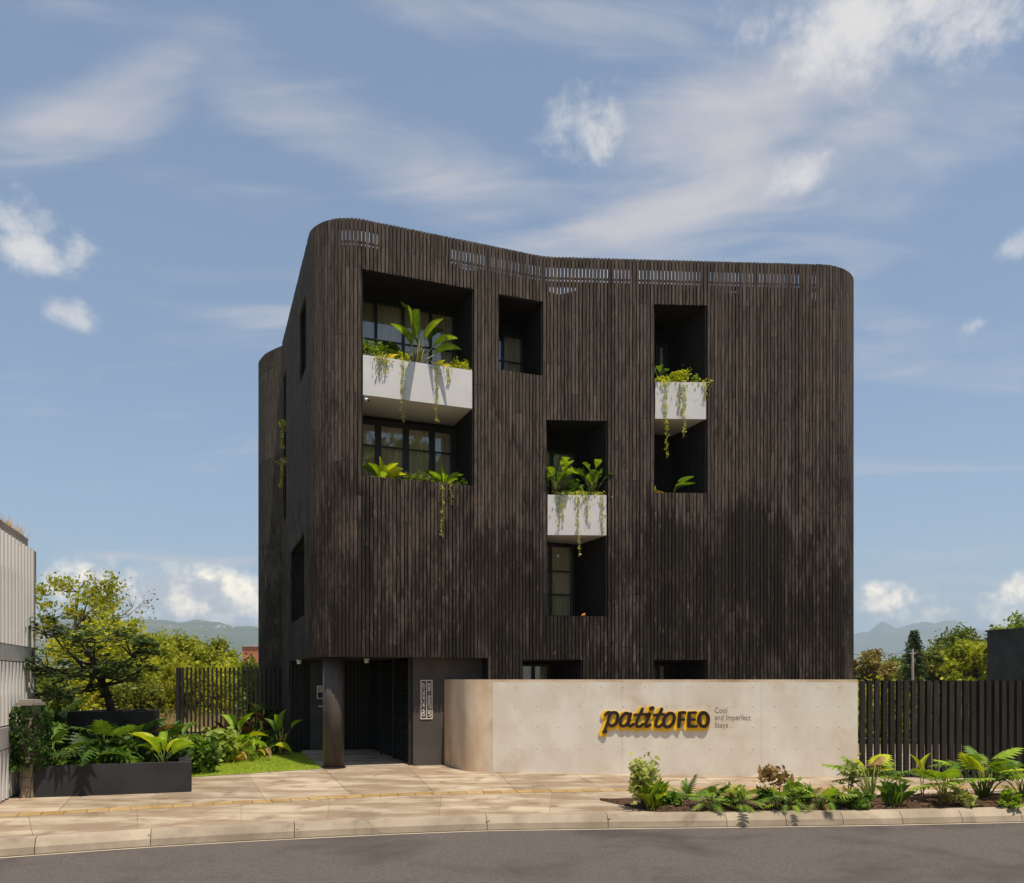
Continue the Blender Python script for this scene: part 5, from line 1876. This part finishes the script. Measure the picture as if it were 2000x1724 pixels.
# far houses seen past the conifer
hr = random.Random(6)
far_l = ['small white house with red roof farthest left past the right fence', 'second small house with red roof past the brown tree', 'third small red roofed house in the gap before the conifer', 'fourth small red roofed house near the conifer', 'tiny pale house above the other red roofs']
for k_, px in enumerate((1737, 1747, 1757, 1767, 1752)):
    Y = 420 + 20 * k_
    x = (px - CX) / F * Y
    w, d_, h_ = 3.4, 4.0, 9.5 + hr.uniform(-1, 2.5)
    root = empty('small_house', (x, Y, -.1))
    tag(root, far_l[k_], 'house', 'far houses on the right')
    MB().box((0, 0, h_ / 2), (w, d_, h_)).build('wall', M['far_wall'], root)
    MB().add([(-w / 2 - .2, -d_ / 2 - .2, h_), (w / 2 + .2, -d_ / 2 - .2, h_), (w / 2 + .2, d_ / 2 + .2, h_), (-w / 2 - .2, d_ / 2 + .2, h_), (-w / 2, 0, h_ + 1.1), (w / 2, 0, h_ + 1.1)],
             [(0, 1, 5, 4), (2, 3, 4, 5), (1, 2, 5), (3, 0, 4), (3, 2, 1, 0)]).build('roof', M['terracotta'], root)
    for e in (-.8, .8):
        MB().box((e, -d_ / 2 - .02, h_ * .75), (.7, .06, 1.0)).build('window', M['black_metal'], root)

# red building left of the house
Yr = 95.0
ra, rb = P(473, 1262, Yr), P(520, 1262, Yr)
rbld = empty('brick_building', (rb.x, Yr, 0))
tag(rbld, 'red brick building top showing left of the house above the shrubs', 'building')
MB().box(((ra.x - rb.x) / 2 + 1.2, 2, ra.z / 2), (rb.x - ra.x + 2.4, 4, ra.z)).build('wall', M['terracotta'], rbld)
MB().box(((ra.x - rb.x) / 2 + 1.2, 2, ra.z + .06), (rb.x - ra.x + 2.7, 4.3, .12)).build('roof_edge', M['grey_concrete'], rbld)

# ------------------------------------------------------------------ neighbouring buildings
M['band_grey'] = pmat('band_grey', (.46, .43, .41), (.54, .51, .48), 2, .85)
NL = lambda Y: -9.22 - (Y - 15.0) * .344                 # plan line of the panelled front
nb_ = empty('panelled_house', (NL(14), 14, 0))
tag(nb_, 'house at the left edge clad in white perforated folded metal panels', 'house')
NO = Vector(nb_.location)
def npart(mb, name, mat):
    mb.v = [(a - NO.x, b - NO.y, c - NO.z) for a, b, c in mb.v]
    return mb.build(name, mat, nb_)
nd = Vector((-.344, 1)).normalized(); nout = Vector((nd.y, -nd.x))       # outward to the right
def nl(k, out=0.0):
    q = Vector((NL(14.0), 14.0)) + nd * k + nout * out
    return q
kend = (16.75 - 14.0) / nd.y
Yq = 16.85
i_ = 0
while Yq > 14.15:
    xr = NL(Yq)
    for (z0, z1) in ((2.85, 4.86), (1.36, 2.52), (.03, .92)):
        fold = [(xr - .62, Yq + .02), (xr - .30, Yq - .01), (xr - .10, Yq - .02), (xr, Yq), (xr - .005, Yq + .06), (xr - .03, Yq + .06), (xr - .04, Yq + .045), (xr - .62, Yq + .05)]
        npart(MB().prism([Vector(p) for p in fold], z0, z1), 'panel', M['perforated'])
    Yq -= .245
    i_ += 1
e0_, e1_ = nl(0, -.10), nl(kend + .02, -.10)
e2_ = nl(kend + 1.05, -.10)
npart(MB().prism([nl(0, -.1), nl(kend + .02, -.1), nl(kend + .02, -4), nl(0, -4)], 0, 4.7), 'wall', M['grey_concrete'])
npart(MB().prism([nl(0, -.09), nl(kend + .12, -.09), nl(kend + .12, -4), nl(0, -4)], 4.7, 5.08), 'fascia', M['grey_concrete'])
npart(MB().prism([nl(kend + .03, -.10), nl(kend + .85, -.10), nl(kend + .85, -4), nl(kend + .03, -4)], 0, 4.3), 'brick_edge', M['brick'])
npart(MB().prism([nl(kend + .13, -.09), nl(kend + .88, -.09), nl(kend + .88, -4), nl(kend + .13, -4)], 4.3, 4.92), 'edge_beam', M['grey_concrete'])
npart(MB().prism([nl(0, .0), nl(kend, .0), nl(kend, -.09), nl(0, -.09)], 2.54, 2.83), 'floor_band', M['band_grey'])
npart(MB().prism([nl(0, .02), nl(kend, .02), nl(kend, -.09), nl(0, -.09)], .95, 1.33), 'ground_band', M['band_grey'])
npart(MB().prism([nl(kend + .20, -.085), nl(kend + .34, -.085), nl(kend + .34, -.099), nl(kend + .20, -.099)], 1.0, 4.25), 'downpipe', M['white_trim'])
rg2 = np.random.default_rng(15)
rgm = MB()
for i in range(900):
    p = nl(rg2.uniform(0, kend + .4), rg2.uniform(-1.2, -.12))
    h = rg2.uniform(.06, .30); l = rg2.normal() * .08
    rgm.add([(p.x - .008, p.y, 5.07), (p.x + .008, p.y, 5.07), (p.x + l, p.y + l, 5.07 + h)], [(0, 1, 2)])
M['orange_grass'] = leafmat('orange_grass', (.45, .24, .07), (.55, .36, .12), trans=.3)
rgo = rgm.build('roof_grass', M['orange_grass'])
tag(rgo, 'orange dry grass growing along the roof edge of the panelled house', 'grass', kind='stuff')

# dark box building on the right, its long side running towards the street
db = empty('grey_building', (23.2, 40.0, 0))
tag(db, 'plain dark grey flat roofed building at the right frame edge', 'building')
dpoly = [(0, 0), (3.6, -15.5), (10.6, -13.9), (7.0, 1.6)]
MB().prism(dpoly, -.3, 4.5).build('wall', M['dark_house'], db)
MB().prism([(-.06, .06), (3.56, -15.57), (10.68, -13.94), (7.04, 1.69)], 4.5, 4.58).build('roof_edge', M['dark_house'], db)

# ------------------------------------------------------------------ big trees across the street (behind the camera, mirrored in the windows)
for i, (x, y, lab) in enumerate(((17, -7, 'large street tree across the road nearest the camera'), (27, -3, 'large street tree across the road further right'), (8, -15, 'large street tree across the road furthest back'))):
    tree('street_tree', lab, (x, y, -.3), 21, (5.5, 5.0, 7.5, 12.5), 75, 110, .50, 'tree_mid', trunk_r=.35, seed=270 + i, group='street trees across the road')

# ------------------------------------------------------------------ mountains and haze
def ridge(name, pts, Y, front, backd, seed, rough=.10):
    """a mountain range: ridge heights given by photo pixels at depth Y"""
    xs_ = np.linspace(pts[0][0], pts[-1][0], 180)
    hs = np.interp(xs_, [p[0] for p in pts], [HY - p[1] for p in pts]) / F * Y + H
    X = (xs_ - CX) / F * Y
    rows_ = 26
    V = []
    for j in range(rows_):
        f = j / (rows_ - 1)
        yy = Y - front + (front + backd) * f
        g = f * (front + backd) / front
        prof_ = np.sin(np.clip(g, 0, 1) * math.pi / 2) if g <= 1 else max(0, 1 - (g - 1) * front / backd)
        nz = fbm(X / (Y * .02) , np.full_like(X, yy / (Y * .02)), seed)
        hgt = hs * prof_ * (1 + rough * nz * (1 - .75 * (abs(g - 1) < .08))) - 3
        for x, h in zip(X, hgt): V.append((x * yy / Y, yy, max(h, -3)))
    n_ = len(xs_)
    Fc = [(j * n_ + i, j * n_ + i + 1, (j + 1) * n_ + i + 1, (j + 1) * n_ + i) for j in range(rows_ - 1) for i in range(n_ - 1)]
    m = MB(); m.v = V; m.f = Fc
    return tag(m.build(name, M['hill'], smooth=True), kind='structure')


ridge('hills', [(-900, 1250), (-500, 1230), (-200, 1225), (0, 1215), (120, 1222), (240, 1216), (300, 1215), (345, 1221), (385, 1219), (430, 1224), (470, 1230), (520, 1232), (640, 1245), (800, 1262), (1000, 1290), (1150, 1322)], 5200, 2400, 2500, 3)
ridge('mountains', [(900, 1300), (1100, 1262), (1300, 1240), (1500, 1232), (1600, 1240), (1668, 1244), (1698, 1241), (1712, 1228), (1726, 1221), (1745, 1228), (1770, 1226), (1800, 1219), (1840, 1217), (1870, 1224), (1890, 1236), (1925, 1236), (1960, 1228), (2000, 1214), (2100, 1205), (2300, 1220), (2700, 1240), (3200, 1260)], 9500, 3600, 3000, 5)
town = MB()
rt = random.Random(12)
for i in range(46):
    px = rt.gauss(400, 45); Y = rt.uniform(4300, 4700)
    f = (Y - (5200 - 2400)) / 2400
    zc_ = math.sin(min(1, f) * math.pi / 2) * (HY - 1222) / F * 5200 * .98
    w = rt.uniform(4, 11)
    town.box(((px - CX) / F * Y, Y - 60, zc_ - 2), (w, w, rt.uniform(7, 13)), rt.uniform(0, 1.5))
tag(town.build('hillside_village', M['far_wall']), 'scatter of tiny white houses on the distant left hill', 'village', kind='stuff')

hz = MB().box((0, 7900, 400), (30000, 16400, 806))
hzo = hz.build('haze', None)
tag(hzo, 'pale blue haze filling the air before the distant mountains', 'haze', kind='stuff')
hm = bpy.data.materials.new('haze')
hm.use_nodes = True
ht = NT(hm.node_tree)
ht.n.remove(ht.n['Principled BSDF'])
pv = ht.node('ShaderNodeVolumePrincipled')
pv.inputs['Color'].default_value = (.70, .84, 1.0, 1)
pv.inputs['Density'].default_value = 0.00013
pv.inputs['Anisotropy'].default_value = 0.1
ht.l.new(pv.outputs[0], ht.n['Material Output'].inputs['Volume'])
hzo.data.materials.append(hm)
